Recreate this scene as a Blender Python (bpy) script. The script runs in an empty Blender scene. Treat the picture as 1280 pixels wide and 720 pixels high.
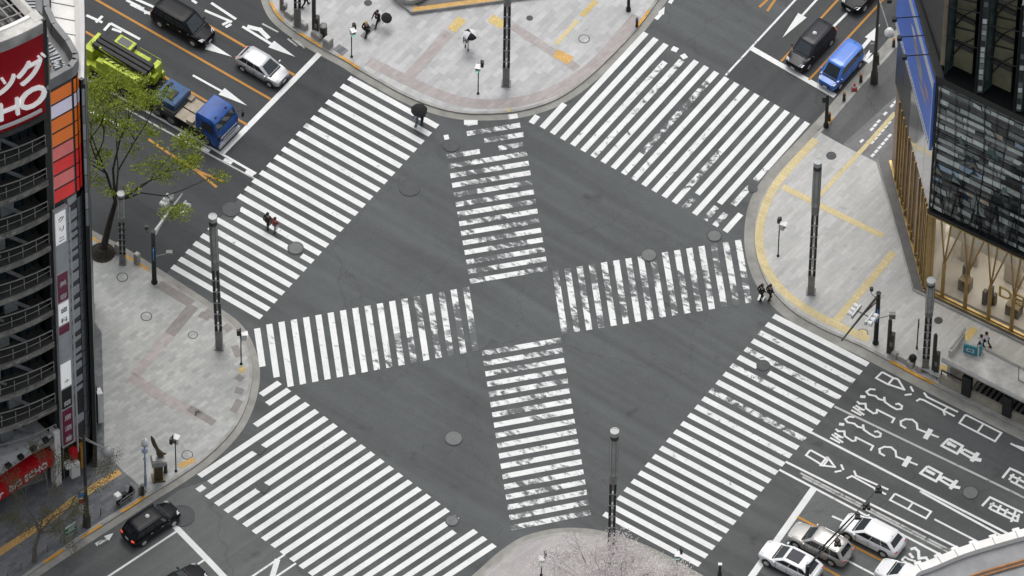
import bpy, bmesh, math, random
from mathutils import Vector, Matrix, Euler
random.seed(7)
sc = bpy.context.scene
COL = sc.collection
R = math.radians

# ------------------------------------------------------------------ camera
FPX, PITCH, ROLL, SCALE = 13500.0, R(52.2), R(1.0), 17.3     # focal length in 1280-wide pixels, looking down
DIST = FPX / SCALE
view = Vector((0, math.cos(PITCH), -math.sin(PITCH)))
r0 = Vector((1, 0, 0)); u0 = Vector((0, math.sin(PITCH), math.cos(PITCH)))
cr, sr = math.cos(ROLL), math.sin(ROLL)
RIGHT = r0 * cr + u0 * sr
UP = -r0 * sr + u0 * cr
EYE = -view * DIST
cam_d = bpy.data.cameras.new('camera'); cam = bpy.data.objects.new('camera', cam_d); COL.objects.link(cam)
cam_d.sensor_width = 36; cam_d.lens = 36 * FPX / 1280; cam_d.clip_start = 50; cam_d.clip_end = 6000
m = Matrix((RIGHT, UP, -view)).transposed().to_4x4(); m.translation = EYE
cam.matrix_world = m
sc.camera = cam

def G(px, py, z=0.0):
    """the point at height z that the survey photo's pixel looks at"""
    d = view * FPX + RIGHT * (px - 640) + UP * (360 - py)
    t = (z - EYE.z) / d.z
    return EYE + d * t
def head(a, b):
    v = G(*b) - G(*a); return math.atan2(v.y, v.x)
def Z(x0, y0, s, pts):
    return [(x0 + x / s, y0 + y / s) for x, y in pts]

# ------------------------------------------------------------------ materials
def newmat(name):
    m = bpy.data.materials.new(name); m.use_nodes = True
    nt = m.node_tree; b = nt.nodes['Principled BSDF']
    return m, nt, b
def ramp(nt, fac, stops):
    n = nt.nodes.new('ShaderNodeValToRGB'); nt.links.new(fac, n.inputs[0])
    e = n.color_ramp.elements
    while len(e) < len(stops): e.new(.5)
    for k, (p, c) in enumerate(stops):
        e[k].position = p; e[k].color = (c, c, c, 1) if not hasattr(c, '__len__') else (*c, 1)
    return n.outputs[0]
def noise(nt, scale, detail=4, rough=.55, vec=None, dist=0):
    n = nt.nodes.new('ShaderNodeTexNoise'); n.inputs['Scale'].default_value = scale
    n.inputs['Detail'].default_value = detail; n.inputs['Roughness'].default_value = rough
    n.inputs['Distortion'].default_value = dist
    if vec is not None: nt.links.new(vec, n.inputs['Vector'])
    return n.outputs[0]
def coords(nt, rot=0, scale=(1, 1, 1), kind='Object'):
    t = nt.nodes.new('ShaderNodeTexCoord'); mp = nt.nodes.new('ShaderNodeMapping')
    mp.inputs['Rotation'].default_value = (0, 0, rot)
    nt.links.new(t.outputs[kind], mp.inputs['Vector'])
    if tuple(scale) == (1, 1, 1): return mp.outputs[0]
    m2 = nt.nodes.new('ShaderNodeMapping'); m2.inputs['Scale'].default_value = scale                  # turn first, then stretch
    nt.links.new(mp.outputs[0], m2.inputs['Vector']); return m2.outputs[0]
def mixc(nt, fac, a, b, mode='MIX'):
    n = nt.nodes.new('ShaderNodeMix'); n.data_type = 'RGBA'; n.blend_type = mode
    for i, v in ((0, fac), (6, a), (7, b)):
        if hasattr(v, 'links') or isinstance(v, bpy.types.NodeSocket): nt.links.new(v, n.inputs[i])
        elif i == 0: n.inputs[0].default_value = v
        else: n.inputs[i].default_value = (*v[:3], 1)
    return n.outputs[2]
def math_n(nt, op, a, b=None):
    n = nt.nodes.new('ShaderNodeMath'); n.operation = op
    for i, v in enumerate((a, b)):
        if v is None: continue
        if isinstance(v, bpy.types.NodeSocket): nt.links.new(v, n.inputs[i])
        else: n.inputs[i].default_value = v
    return n.outputs[0]

MATS = {}
def mat(name, col, rough=.6, metal=0, coat=0, var=.18, nscale=1.5, spec=.5):
    """plain coloured surface with mottled grime"""
    if name in MATS: return MATS[name]
    m, nt, b = newmat(name)
    v = coords(nt)
    n = noise(nt, nscale, 5, .6, v)
    lo = tuple(c * (1 - var) for c in col); hi = tuple(min(1, c * (1 + var)) for c in col)
    c = ramp(nt, n, [(.3, lo), (.7, hi)])
    nt.links.new(c, b.inputs['Base Color'])
    b.inputs['Roughness'].default_value = rough; b.inputs['Metallic'].default_value = metal
    b.inputs['Coat Weight'].default_value = coat; b.inputs['Coat Roughness'].default_value = .06
    b.inputs['Specular IOR Level'].default_value = spec
    MATS[name] = m; return m

def asphalt(name, col, seed=0, rot=0.0):
    m, nt, b = newmat(name)
    v = coords(nt)
    n1 = noise(nt, .09 + seed * .01, 4, .6, v); n2 = noise(nt, 9, 3, .7, v)
    vs = coords(nt, -rot, (.05, .9, 1)); n3 = noise(nt, 1.3, 3, .5, vs)
    a = ramp(nt, n1, [(.3, tuple(c * .86 for c in col)), (.7, tuple(c * 1.13 for c in col))])
    bcol = ramp(nt, n2, [(.25, .8), (.75, 1.2)]); c3 = ramp(nt, n3, [(.3, .9), (.7, 1.08)])
    c = mixc(nt, 1, a, bcol, 'MULTIPLY'); c = mixc(nt, 1, c, c3, 'MULTIPLY')
    # thin repaired cracks
    vo = nt.nodes.new('ShaderNodeTexVoronoi'); vo.feature = 'DISTANCE_TO_EDGE'; vo.inputs['Scale'].default_value = .11
    dn = nt.nodes.new('ShaderNodeTexNoise'); dn.inputs['Scale'].default_value = .6; dn.inputs['Detail'].default_value = 5
    nt.links.new(v, dn.inputs['Vector'])
    vv = nt.nodes.new('ShaderNodeVectorMath'); vv.operation = 'MULTIPLY_ADD'
    nt.links.new(dn.outputs['Color'], vv.inputs[0]); vv.inputs[1].default_value = (2.5, 2.5, 0); nt.links.new(v, vv.inputs[2])
    nt.links.new(vv.outputs[0], vo.inputs['Vector'])
    ck = ramp(nt, vo.outputs['Distance'], [(0.0, .8), (.006, 1.0)])
    c = mixc(nt, 1, c, ck, 'MULTIPLY')
    # oil drips and rubber, tar repairs
    sp = ramp(nt, noise(nt, .42, 3, .5, v, .2), [(.24, .62), (.34, 1.0)]); c = mixc(nt, 1, c, sp, 'MULTIPLY')
    tk = ramp(nt, noise(nt, 1.0, 2, .5, coords(nt, -rot, (.035, .75, 1))), [(.36, .88), (.5, 1.0), (.66, 1.07)]); c = mixc(nt, 1, c, tk, 'MULTIPLY')
    fine = ramp(nt, noise(nt, 1.4, 5, .7, v), [(.3, .93), (.7, 1.06)]); c = mixc(nt, 1, c, fine, 'MULTIPLY')
    nt.links.new(c, b.inputs['Base Color'])
    b.inputs['Roughness'].default_value = .85
    bm = nt.nodes.new('ShaderNodeBump'); bm.inputs['Strength'].default_value = .25; bm.inputs['Distance'].default_value = .01
    nt.links.new(n2, bm.inputs['Height']); nt.links.new(bm.outputs[0], b.inputs['Normal'])
    MATS[name] = m; return m

def paver(name, c1, c2, mortar, rot, w=.6, h=.3, msize=.006):
    m, nt, b = newmat(name)
    v = coords(nt, rot)
    br = nt.nodes.new('ShaderNodeTexBrick'); nt.links.new(v, br.inputs['Vector'])
    br.inputs['Color1'].default_value = (*c1, 1); br.inputs['Color2'].default_value = (*c2, 1); br.inputs['Mortar'].default_value = (*mortar, 1)
    br.inputs['Scale'].default_value = 1; br.inputs['Brick Width'].default_value = w; br.inputs['Row Height'].default_value = h
    br.inputs['Mortar Size'].default_value = msize; br.inputs['Mortar Smooth'].default_value = .3
    # long rows of lighter and darker stones
    vs = coords(nt, rot, (.22, 1.6, 1)); n = noise(nt, 1.0, 3, .6, vs)
    st = ramp(nt, n, [(.33, .93), (.66, 1.05)])
    n1 = noise(nt, .25, 5, .62, coords(nt)); st2 = ramp(nt, n1, [(.3, .90), (.68, 1.04)])
    n2 = noise(nt, 3.0, 4, .7, coords(nt)); st3 = ramp(nt, n2, [(.3, .93), (.7, 1.05)])
    n4 = noise(nt, 1.1, 2, .4, coords(nt), .3); st4 = ramp(nt, n4, [(.27, .88), (.33, 1.0)])
    c = mixc(nt, 1, br.outputs['Color'], st, 'MULTIPLY'); c = mixc(nt, 1, c, st2, 'MULTIPLY'); c = mixc(nt, 1, c, st3, 'MULTIPLY'); c = mixc(nt, 1, c, st4, 'MULTIPLY')
    nt.links.new(c, b.inputs['Base Color']); b.inputs['Roughness'].default_value = .8
    MATS[name] = m; return m

def paint(name, col, under, rot=0.0, stretch=(1, 1, 1), ns=1.6, soft=.035):
    """road paint worn through to the asphalt; the face attribute 'wear' says how much"""
    m, nt, b = newmat(name)
    at = nt.nodes.new('ShaderNodeAttribute'); at.attribute_name = 'wear'
    v = coords(nt, rot, stretch)
    n = noise(nt, ns, 6, .62, v, .4)
    n2 = noise(nt, ns * 7, 3, .6, v)
    s = math_n(nt, 'ADD', math_n(nt, 'MULTIPLY', n, .8), math_n(nt, 'MULTIPLY', n2, .2))
    d = math_n(nt, 'SUBTRACT', s, at.outputs['Fac'])
    mk = nt.nodes.new('ShaderNodeMapRange'); nt.links.new(d, mk.inputs[0])
    mk.inputs[1].default_value = -soft; mk.inputs[2].default_value = soft
    dirt = ramp(nt, noise(nt, .5, 5, .6, coords(nt)), [(.25, .84), (.65, 1.0)])
    d2 = ramp(nt, noise(nt, 3.5, 4, .7, coords(nt)), [(.25, .9), (.6, 1.0)])
    pc = mixc(nt, 1, mixc(nt, 1, col, dirt, 'MULTIPLY'), d2, 'MULTIPLY')
    c = mixc(nt, mk.outputs[0], under, pc)
    nt.links.new(c, b.inputs['Base Color']); b.inputs['Roughness'].default_value = .75
    MATS[name] = m; return m

ASP = (.088, .094, .096)
asphalt('asphalt', (.093, .100, .1005), 0, R(-35))
asphalt('asphalt_dark', (.054, .057, .059), 1, R(-35))
asphalt('asphalt_dark_ne', (.067, .070, .071), 2, R(55))
asphalt('asphalt_sw', (.122, .129, .126), 3, R(41))
asphalt('asphalt_se', (.088, .091, .091), 4, R(-33))
asphalt('asphalt_path', (.11, .112, .113), 5, R(55))
paint('white_paint', (.82, .835, .82), (.1, .107, .108), R(35), (1, 1, 1), 1.7, .05)
paint('white_smeared', (.84, .855, .84), (.115, .122, .123), R(35), (.75, 1.5, 1), 1.5, .06)
paint('orange_paint', (.52, .25, .05), (.08, .08, .08), 0, (1, 1, 1), 2.0)
paint('grey_white_paint', (.52, .53, .51), (.095, .1, .1), 0, (1, 1, 1), 2.0, .06)
paver('paver_north', (.42, .425, .425), (.54, .54, .54), (.36, .36, .36), R(-52), .9, .45)
paver('paver_west', (.365, .378, .362), (.48, .488, .468), (.31, .315, .305), R(-42), .6, .3)
paver('paver_east', (.45, .455, .44), (.54, .54, .525), (.37, .37, .36), R(-52), 1.2, .3)
paver('paver_south', (.40, .38, .375), (.45, .43, .42), (.3, .29, .28), R(-42), .6, .3)
paver('paver_pink', (.38, .345, .335), (.44, .40, .39), (.3, .275, .27), R(-42), .6, .3)
paver('paver_brown', (.26, .24, .23), (.31, .285, .27), (.2, .185, .175), R(-42), .6, .3)
paver('paver_dark', (.17, .17, .175), (.22, .22, .22), (.12, .12, .12), R(-42), .6, .3)
paver('paver_greydark', (.13, .14, .155), (.21, .22, .225), (.1, .1, .1), R(-42), .6, .3)
paver('tactile', (.60, .45, .17), (.68, .52, .22), (.42, .33, .15), R(-42), .3, .3, .012)
paver('tactile_pale', (.62, .52, .28), (.68, .57, .32), (.5, .42, .26), R(35), .3, .3, .012)
paver('tactile_orange', (.62, .38, .12), (.68, .43, .16), (.42, .28, .1), R(10), .3, .3, .012)
mat('kerb_stone', (.35, .345, .325), .85, var=.22, nscale=1.2)
mat('gutter', (.29, .285, .26), .85, var=.22, nscale=.9)
mat('kerb_orange', (.60, .31, .05), .7, var=.25, nscale=2)
mat('iron', (.06, .064, .066), .6, .4, var=.2, nscale=6)
mat('iron_pale', (.125, .13, .13), .6, .2, var=.15, nscale=6)
mat('black_metal', (.015, .016, .017), .45, .3, var=.2)
mat('grey_metal', (.22, .22, .21), .5, .3, var=.2)
mat('dark_post', (.05, .048, .042), .55, .2, var=.2)
mat('lamp_panel', (.34, .35, .34), .35, .1, var=.25, nscale=1.2)
mat('pale_metal', (.55, .56, .56), .45, .2, var=.12)
mat('white_plastic', (.75, .76, .76), .4, var=.06)
mat('chrome', (.6, .6, .6), .2, .9, var=.1)
mat('tyre', (.018, .018, .019), .85, var=.2, nscale=8)
mat('car_black', (.006, .007, .010), .3, 0, .0, .2, spec=.18)
mat('car_black_brown', (.015, .017, .024), .28, 0, .05, .15, spec=.25)
mat('car_white', (.82, .83, .84), .3, 0, .6, .04)
mat('car_silver', (.52, .53, .55), .3, .35, .6, .06)
mat('car_bronze', (.42, .41, .39), .3, .4, .6, .07)
mat('car_blue', (.035, .165, .60), .3, .05, .7, .08)
mat('truck_blue', (.012, .075, .31), .42, 0, .15, .32, 1.3, spec=.35)
mat('crane_lime', (.45, .55, .035), .5, 0, .1, .28, 1.6)
mat('glass_dark', (.012, .016, .02), .06, 0, .2, .1, spec=.7)
mat('glass_wind', (.035, .045, .05), .06, 0, .1, .15, spec=.6)
mat('deck_beige', (.38, .33, .26), .8, var=.25)
mat('rubber', (.03, .03, .03), .7, var=.25)
mat('sunroof_glass', (.03, .03, .045), .35, spec=.25)
mat('cap_metal', (.42, .43, .42), .5, .1)
mat('lamp_red', (.5, .02, .015), .25, coat=.5)
mat('lamp_clear', (.7, .72, .74), .15, .2, .5)
mat('lamp_amber', (.6, .25, .03), .25, coat=.5)
mat('sign_green', (.02, .14, .07), .5)
mat('sign_teal', (.02, .22, .29), .5)
mat('sign_blue', (.05, .2, .5), .5)
mat('sign_white', (.72, .73, .73), .5, var=.05)
mat('concrete', (.36, .355, .34), .9, var=.3, nscale=.7)
mat('concrete_stained', (.50, .49, .46), .9, var=.42, nscale=.6)
mat('beige_wall', (.36, .33, .27), .85, var=.22)
mat('stone_dark', (.10, .10, .098), .5, var=.2)
mat('red_sign', (.42, .004, .012), .65, var=.1, nscale=.4, spec=.2)
mat('red_sign_bright', (.52, .008, .016), .6, var=.08, spec=.2)
mat('gold', (.36, .245, .09), .4, .5, var=.25, nscale=.8)
mat('gold_light', (.46, .33, .13), .35, .5, var=.25)
mat('bronze_dark', (.10, .075, .04), .4, .5, var=.25)
mat('tan_panel', (.36, .27, .20), .6, var=.12)
mat('roof_grey', (.27, .275, .28), .8, var=.2, nscale=.8)
mat('roof_white', (.80, .79, .76), .7, var=.10, nscale=.6)
mat('rust', (.36, .17, .06), .7, var=.25)
mat('bark', (.032, .028, .02), .95, var=.35, nscale=5)
mat('bark_pale', (.14, .125, .10), .95, var=.3, nscale=5)
mat('skin', (.50, .33, .25), .55, var=.06)
mat('hair', (.012, .01, .009), .5)
mat('cloth_black', (.014, .014, .016), .9)
mat('cloth_white', (.68, .68, .71), .85, var=.06)
mat('cloth_red', (.32, .03, .035), .85)
mat('cloth_denim', (.12, .17, .25), .9)
mat('cloth_grey', (.20, .21, .21), .9)
mat('cloth_lavender', (.62, .6, .68), .85, var=.06)
mat('cone_red', (.6, .05, .03), .5)

def leafmat(name, c1, c2, trans=.25):
    m, nt, b = newmat(name)
    oi = nt.nodes.new('ShaderNodeNewGeometry')
    c = ramp(nt, oi.outputs['Random Per Island'], [(0, c1), (1, c2)])
    nt.links.new(c, b.inputs['Base Color']); b.inputs['Roughness'].default_value = .7
    tr = nt.nodes.new('ShaderNodeBsdfTranslucent'); nt.links.new(c, tr.inputs[0])
    mx = nt.nodes.new('ShaderNodeMixShader'); mx.inputs[0].default_value = trans
    nt.links.new(b.outputs[0], mx.inputs[1]); nt.links.new(tr.outputs[0], mx.inputs[2])
    nt.links.new(mx.outputs[0], nt.nodes['Material Output'].inputs[0])
    MATS[name] = m
leafmat('leaf_green', (.11, .155, .012), (.31, .37, .03), .35)
leafmat('leaf_olive', (.08, .08, .03), (.13, .12, .05), .3)
leafmat('blossom', (.58, .535, .53), (.85, .81, .81), .3)
def panemat():
    m, nt, b = newmat('pane')
    gl = nt.nodes.new('ShaderNodeBsdfGlossy'); gl.inputs['Roughness'].default_value = .03
    tr = nt.nodes.new('ShaderNodeBsdfTransparent'); tr.inputs[0].default_value = (.93, .94, .93, 1)
    mx = nt.nodes.new('ShaderNodeMixShader'); mx.inputs[0].default_value = .05
    nt.links.new(tr.outputs[0], mx.inputs[1]); nt.links.new(gl.outputs[0], mx.inputs[2])
    nt.links.new(mx.outputs[0], nt.nodes['Material Output'].inputs[0]); MATS['pane'] = m
panemat()
def emit(name, col, s):
    m, nt, b = newmat(name); b.inputs['Base Color'].default_value = (*col, 1)
    b.inputs['Emission Color'].default_value = (*col, 1); b.inputs['Emission Strength'].default_value = s; MATS[name] = m
emit('light_strip', (1, .92, .82), 4.0)
emit('signal_green', (.1, .75, .5), .6)
emit('sign_white_glow', (.82, .83, .83), .35)  # glow added to whiten the tower letters and tenant panels
emit('tail_lit', (.9, .08, .03), .5)

# ------------------------------------------------------------------ mesh builder
class M:
    def __init__(s): s.v = []; s.f = []; s.m = []; s.w = []
    def add(s, vs, fs, mi=0, w=0.0):
        o = len(s.v); s.v += [Vector(p) for p in vs]
        for f in fs: s.f.append([o + i for i in f]); s.m.append(mi); s.w.append(w)
    def box(s, c, d, mi=0, rz=0, rot=None):
        x, y, z = d[0] / 2, d[1] / 2, d[2] / 2
        P = [Vector(p) for p in ((-x, -y, -z), (x, -y, -z), (x, y, -z), (-x, y, -z), (-x, -y, z), (x, -y, z), (x, y, z), (-x, y, z))]
        q = rot if rot is not None else Matrix.Rotation(rz, 3, 'Z')
        s.add([q @ p + Vector(c) for p in P], [(3, 2, 1, 0), (4, 5, 6, 7), (0, 1, 5, 4), (1, 2, 6, 5), (2, 3, 7, 6), (3, 0, 4, 7)], mi)
    def tube(s, pts, rad, n=8, mi=0, cap=True):
        """tapered tube along a polyline"""
        pts = [Vector(p) for p in pts]
        if not hasattr(rad, '__len__'): rad = [rad] * len(pts)
        rings = []
        up = None
        for i, p in enumerate(pts):
            t = (pts[min(i + 1, len(pts) - 1)] - pts[max(i - 1, 0)]).normalized()
            if up is None or abs(t.dot(up)) > .95:
                up = Vector((0, 0, 1)) if abs(t.z) < .9 else Vector((1, 0, 0))
            a = t.cross(up).normalized(); b = a.cross(t)
            rings.append([p + (a * math.cos(2 * math.pi * k / n) + b * math.sin(2 * math.pi * k / n)) * rad[i] for k in range(n)])
        vs = [q for r in rings for q in r]; fs = []
        for i in range(len(pts) - 1):
            for k in range(n):
                k2 = (k + 1) % n
                fs.append((i * n + k, i * n + k2, (i + 1) * n + k2, (i + 1) * n + k))
        if cap: fs += [tuple(range(n))[::-1], tuple(range((len(pts) - 1) * n, len(pts) * n))]
        s.add(vs, fs, mi)
    def lathe(s, c, prof, n=16, mi=0):
        c = Vector(c); vs = []; fs = []
        for r, z in prof:
            vs += [c + Vector((r * math.cos(2 * math.pi * k / n), r * math.sin(2 * math.pi * k / n), z)) for k in range(n)]
        for i in range(len(prof) - 1):
            for k in range(n):
                k2 = (k + 1) % n
                fs.append((i * n + k, i * n + k2, (i + 1) * n + k2, (i + 1) * n + k))
        fs += [tuple(range(n))[::-1], tuple(range((len(prof) - 1) * n, len(prof) * n))]
        s.add(vs, fs, mi)
    def prism(s, poly, z0, z1, mi=0, mtop=None, cap=True):
        n = len(poly); vs = [Vector((p[0], p[1], z0)) for p in poly] + [Vector((p[0], p[1], z1)) for p in poly]
        if sum(poly[i][0] * poly[(i + 1) % n][1] - poly[(i + 1) % n][0] * poly[i][1] for i in range(n)) < 0:
            vs = vs[:n][::-1] + vs[n:][::-1]
        s.add(vs, [(i, (i + 1) % n, n + (i + 1) % n, n + i) for i in range(n)], mi)
        if cap:
            s.add(vs[n:], [tuple(range(n))], mi if mtop is None else mtop)
            s.add(vs[:n], [tuple(range(n))[::-1]], mi)
    def loft(s, rings, mi=0, closed=True, cap=True):
        n = len(rings[0]); vs = [Vector(p) for r in rings for p in r]; fs = []
        for i in range(len(rings) - 1):
            for k in range(n if closed else n - 1):
                k2 = (k + 1) % n
                fs.append((i * n + k, i * n + k2, (i + 1) * n + k2, (i + 1) * n + k))
        if cap: fs += [tuple(range(n))[::-1], tuple(range((len(rings) - 1) * n, len(rings) * n))]
        s.add(vs, fs, mi)
    def quad(s, a, b, c, d, mi=0, w=0.0): s.add([a, b, c, d], [(0, 1, 2, 3)], mi, w)
    def panel(s, a, b, c, d, t, mi=0):
        """a thin slab: face a b c d (seen counter-clockwise from outside) pushed back by t"""
        a, b, c, d = map(Vector, (a, b, c, d)); n = (b - a).cross(d - a).normalized() * t
        s.add([a, b, c, d, a - n, b - n, c - n, d - n], [(0, 1, 2, 3), (7, 6, 5, 4), (1, 0, 4, 5), (2, 1, 5, 6), (3, 2, 6, 7), (0, 3, 7, 4)], mi)
    def merge(s, o, mx, mi=0):
        s.add([mx @ v for v in o.v], o.f, mi)
    def build(s, name, mats, parent=None, smooth=False, bevel=0, wear=False, loc=None):
        me = bpy.data.meshes.new(name); me.from_pydata([tuple(v) for v in s.v], [], s.f); me.validate(clean_customdata=False)
        if not isinstance(mats, (list, tuple)): mats = [mats]
        for x in mats: me.materials.append(MATS[x] if isinstance(x, str) else x)
        if len(me.polygons) == len(s.m): me.polygons.foreach_set('material_index', s.m)
        if smooth: me.polygons.foreach_set('use_smooth', [True] * len(me.polygons))
        if wear:
            at = me.attributes.new('wear', 'FLOAT', 'FACE'); at.data.foreach_set('value', s.w)
        me.update()
        o = bpy.data.objects.new(name, me); COL.objects.link(o)
        if parent is not None: o.parent = parent
        if loc is not None: o.location = loc
        if bevel:
            b = o.modifiers.new('bevel', 'BEVEL'); b.width = bevel; b.segments = 2; b.limit_method = 'ANGLE'; b.angle_limit = R(35)
        if smooth and hasattr(me, 'set_sharp_from_angle'): me.set_sharp_from_angle(angle=R(38))
        return o

def thing(name, label, cat, loc=(0, 0, 0), rz=0, group=None):
    o = bpy.data.objects.new(name, None); COL.objects.link(o); o.empty_display_size = .3
    o.location = loc; o.rotation_euler = (0, 0, rz); tag(o, label, cat, group); return o
def tag(o, label, cat, group=None):
    o['label'] = label; o['category'] = cat
    if group: o['group'] = group
    return o
def struct(o, kind='structure'): o['kind'] = kind; return o
def dup(root, loc, rz, label=None, group=None):
    def cp(o, par):
        c = o.copy(); COL.objects.link(c)
        if par is not None: c.parent = par
        for ch in list(o.children): cp(ch, c)
        return c
    r = cp(root, None); r.location = loc; r.rotation_euler = (0, 0, rz)
    if label: r['label'] = label
    if group: r['group'] = group
    return r

_tm = {}
def glyphs(body, size=1.0, ext=.05):
    """lettering as a mesh in the xz plane, starting at x=0 with the baseline at z=0, facing -y"""
    k = (body, size, ext)
    if k not in _tm:
        cu = bpy.data.curves.new('lettering', 'FONT'); cu.body = body; cu.size = size; cu.extrude = ext; cu.resolution_u = 3
        o = bpy.data.objects.new('lettering', cu); COL.objects.link(o)
        bpy.context.view_layer.update()
        me = bpy.data.meshes.new_from_object(o.evaluated_get(bpy.context.evaluated_depsgraph_get()))
        q = M(); q.add([(v.co.x, -v.co.z, v.co.y) for v in me.vertices], [tuple(p.vertices) for p in me.polygons])
        bpy.data.objects.remove(o); bpy.data.curves.remove(cu); bpy.data.meshes.remove(me)
        _tm[k] = q
    return _tm[k]
def twidth(q): return max((v.x for v in q.v), default=0)

def smooth_line(pts, k=6):
    out = []
    n = len(pts)
    for i in range(n - 1):
        p0, p1, p2, p3 = (Vector(pts[max(0, min(n - 1, j))]) for j in (i - 1, i, i + 1, i + 2))
        for t in range(k):
            t /= k
            out.append(tuple(.5 * ((2 * p1) + (p2 - p0) * t + (2 * p0 - 5 * p1 + 4 * p2 - p3) * t * t + (3 * p1 - p0 - 3 * p2 + p3) * t ** 3)))
    out.append(tuple(pts[-1])); return out
def offset_line(pts, d):
    """points moved d to the left of the direction of travel"""
    out = []
    for i, p in enumerate(pts):
        t = (pts[min(i + 1, len(pts) - 1)] - pts[max(0, i - 1)]); t.z = 0; t.normalize()
        out.append(p + Vector((-t.y, t.x, 0)) * d)
    return out
# ------------------------------------------------------------------ ground
g = M(); g.quad((-900, -900, 0), (900, -900, 0), (900, 1200, 0), (-900, 1200, 0)); struct(g.build('ground', 'asphalt'))
_z = [0.004]
def sheet(name, px, material, z=None, kind='structure', base=0.0, k=0):
    """a flat sheet on the road or pavement from its outline in the survey photo"""
    if z is None: _z[0] += .0006; z = base + _z[0]
    if k: px = smooth_line(px, k)
    q = M(); P = [G(x, y, z) for x, y in px]
    area = sum(P[i].x * P[(i + 1) % len(P)].y - P[(i + 1) % len(P)].x * P[i].y for i in range(len(P)))
    if area < 0: P = P[::-1]
    q.add(P, [tuple(range(len(P)))])
    o = q.build(name, material)
    if kind: o['kind'] = kind
    return o
# road surfaces of different age
sheet('road', [(-120, -140), (330, -20), (452, 90), (205, 345), (90, 270), (-300, 60)], 'asphalt_dark')
sheet('road', [(1030, -50), (994, 0), (908, 96), (1014, 155), (1140, 30), (1150, -60)], 'asphalt_dark_ne')
sheet('road', [(40, 760), (120, 690), (224, 612), (262, 600), (420, 760), (270, 860)], 'asphalt_sw')
sheet('road', [(1085, 456), (875, 706), (960, 800), (1500, 800), (1500, 630), (1180, 492)], 'asphalt_se')
sheet('road', [(1017, 610), (944, 712), (1100, 800), (1290, 740)], 'asphalt_sw')
_z[0] = .0125

# painted markings ------------------------------------------------
def stripes(name, S0, S1, E0, E1, n, material, wear, clip=None, duty=.5):
    """n bars between the line of starts S0-S1 and the line of ends E0-E1"""
    _z[0] += .0005; z = _z[0]
    q = M(); S0, S1, E0, E1 = map(Vector, (S0, S1, E0, E1))
    ds = (S1 - S0) / (n - 1) * duty / 2; de = (E1 - E0) / (n - 1) * duty / 2
    for i in range(n):
        s = S0 + (S1 - S0) * i / (n - 1); e = E0 + (E1 - E0) * i / (n - 1)
        spans = (clip or {}).get(i, [(0, 1)])
        w = wear(i)
        for a, b in spans:
            k = max(1, int((b - a) * 10))
            for j in range(k):
                t0 = a + (b - a) * j / k; t1 = a + (b - a) * (j + 1) / k
                jt = lambda: Vector((random.uniform(-.12, .12), random.uniform(-.12, .12)))
                A = s.lerp(e, t0); B = s.lerp(e, t1)
                da = ds.lerp(de, t0); db = ds.lerp(de, t1)
                ww = w(( t0 + t1) / 2) if callable(w) else w
                c = [G(*(A - da), z), G(*(B - db), z), G(*(B + db), z), G(*(A + da), z)]
                if (c[1] - c[0]).cross(c[3] - c[0]).z < 0: c = c[::-1]
                q.quad(*c, 0, ww + random.uniform(-.02, .02))
    return struct(q.build(name, material, wear=True))
NW_W = {3: .36, 6: .34, 8: .37, 12: .35, 16: .36, 19: .36, 20: .34, 0: .36, 1: .33}
stripes('crosswalk_marking', (436.2, 97.1), (215.3, 333), (547, 158.4), (326.7, 396.8), 25, 'white_paint', lambda i: NW_W.get(i, .27),
        {16: [(.1, 1)], 17: [(.126, .74), (.873, 1)]})
NE_W = {2: lambda t: .36, 3: lambda t: .43 if t < .4 else .37, 4: lambda t: .42, 5: lambda t: .4 if t > .6 else .36, 7: lambda t: .53 if .1 < t < .8 else .4, 8: lambda t: .41 if t > .6 else .33,
        10: .38, 12: lambda t: .5 if .5 < t < .9 else .36, 13: lambda t: .52 if t > .85 else .3, 15: lambda t: .5 if t > .8 else .3, 16: lambda t: .46 if t > .5 else .3}
stripes('crosswalk_marking', (794.9, 34), (1022, 160), (677.6, 159.8), (906.2, 289.4), 19, 'white_paint', lambda i: NE_W.get(i - 1, .29),
        {0: [(.76, 1)], 4: [(.12, 1)], 5: [(.05, 1)], 17: [(0, .56), (.62, .8), (.88, 1)], 18: [(.83, 1)], 16: [(0, .84), (.87, 1)], 14: [(0, .86), (.9, 1)]})
stripes('crosswalk_marking', (200.1, 578.4), (469.7, 778.9), (349.4, 478), (618, 681), 24, 'white_paint', lambda i: {20: .31, 7: .33}.get(i, .23),
        {0: [(.845, 1)], 1: [(.82, 1)], 2: [(.64, 1)], 3: [(.094, 1)], 4: [(0, .055), (.10, .483), (.537, 1)], 7: [(0, .275), (.335, 1)], 20: [(0, .9)]})
SE_W = {2: .40, 4: .44, 6: lambda t: .44 if t < .6 else .36, 9: lambda t: .50, 8: .35, 11: .40, 14: .37, 12: .34, 16: .38, 18: .34, 20: .35}
stripes('crosswalk_marking', (967, 394.7), (755, 642), (1085, 455.8), (874.7, 706), 25, 'white_paint', lambda i: SE_W.get(i, .27),
        {5: [(0, .2), (.32, 1)], 4: [(0, 1)]})
def smear(i): 
    ph = random.random() * 6; return lambda t: .49 + .08 * math.sin(t * 7 + ph)
stripes('crosswalk_marking', (552, 159.9), (587.4, 351.7), (650, 144), (685, 335.5), 17, 'white_smeared', smear,
        {0: [(.3, .45), (.85, .97)], 1: [(.3, .98)], 2: [(0, .1), (.5, 1)], 3: [(0, .42), (.66, .98)]})
def smear2(i):
    ph = random.random() * 6; b = .41 if 6 < i < 13 else .475
    return lambda t: b + .06 * math.sin(t * 7 + ph)
stripes('crosswalk_marking', (602.6, 441.8), (638.8, 660), (701, 425), (738, 640.4), 18, 'white_smeared', smear2)
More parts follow.
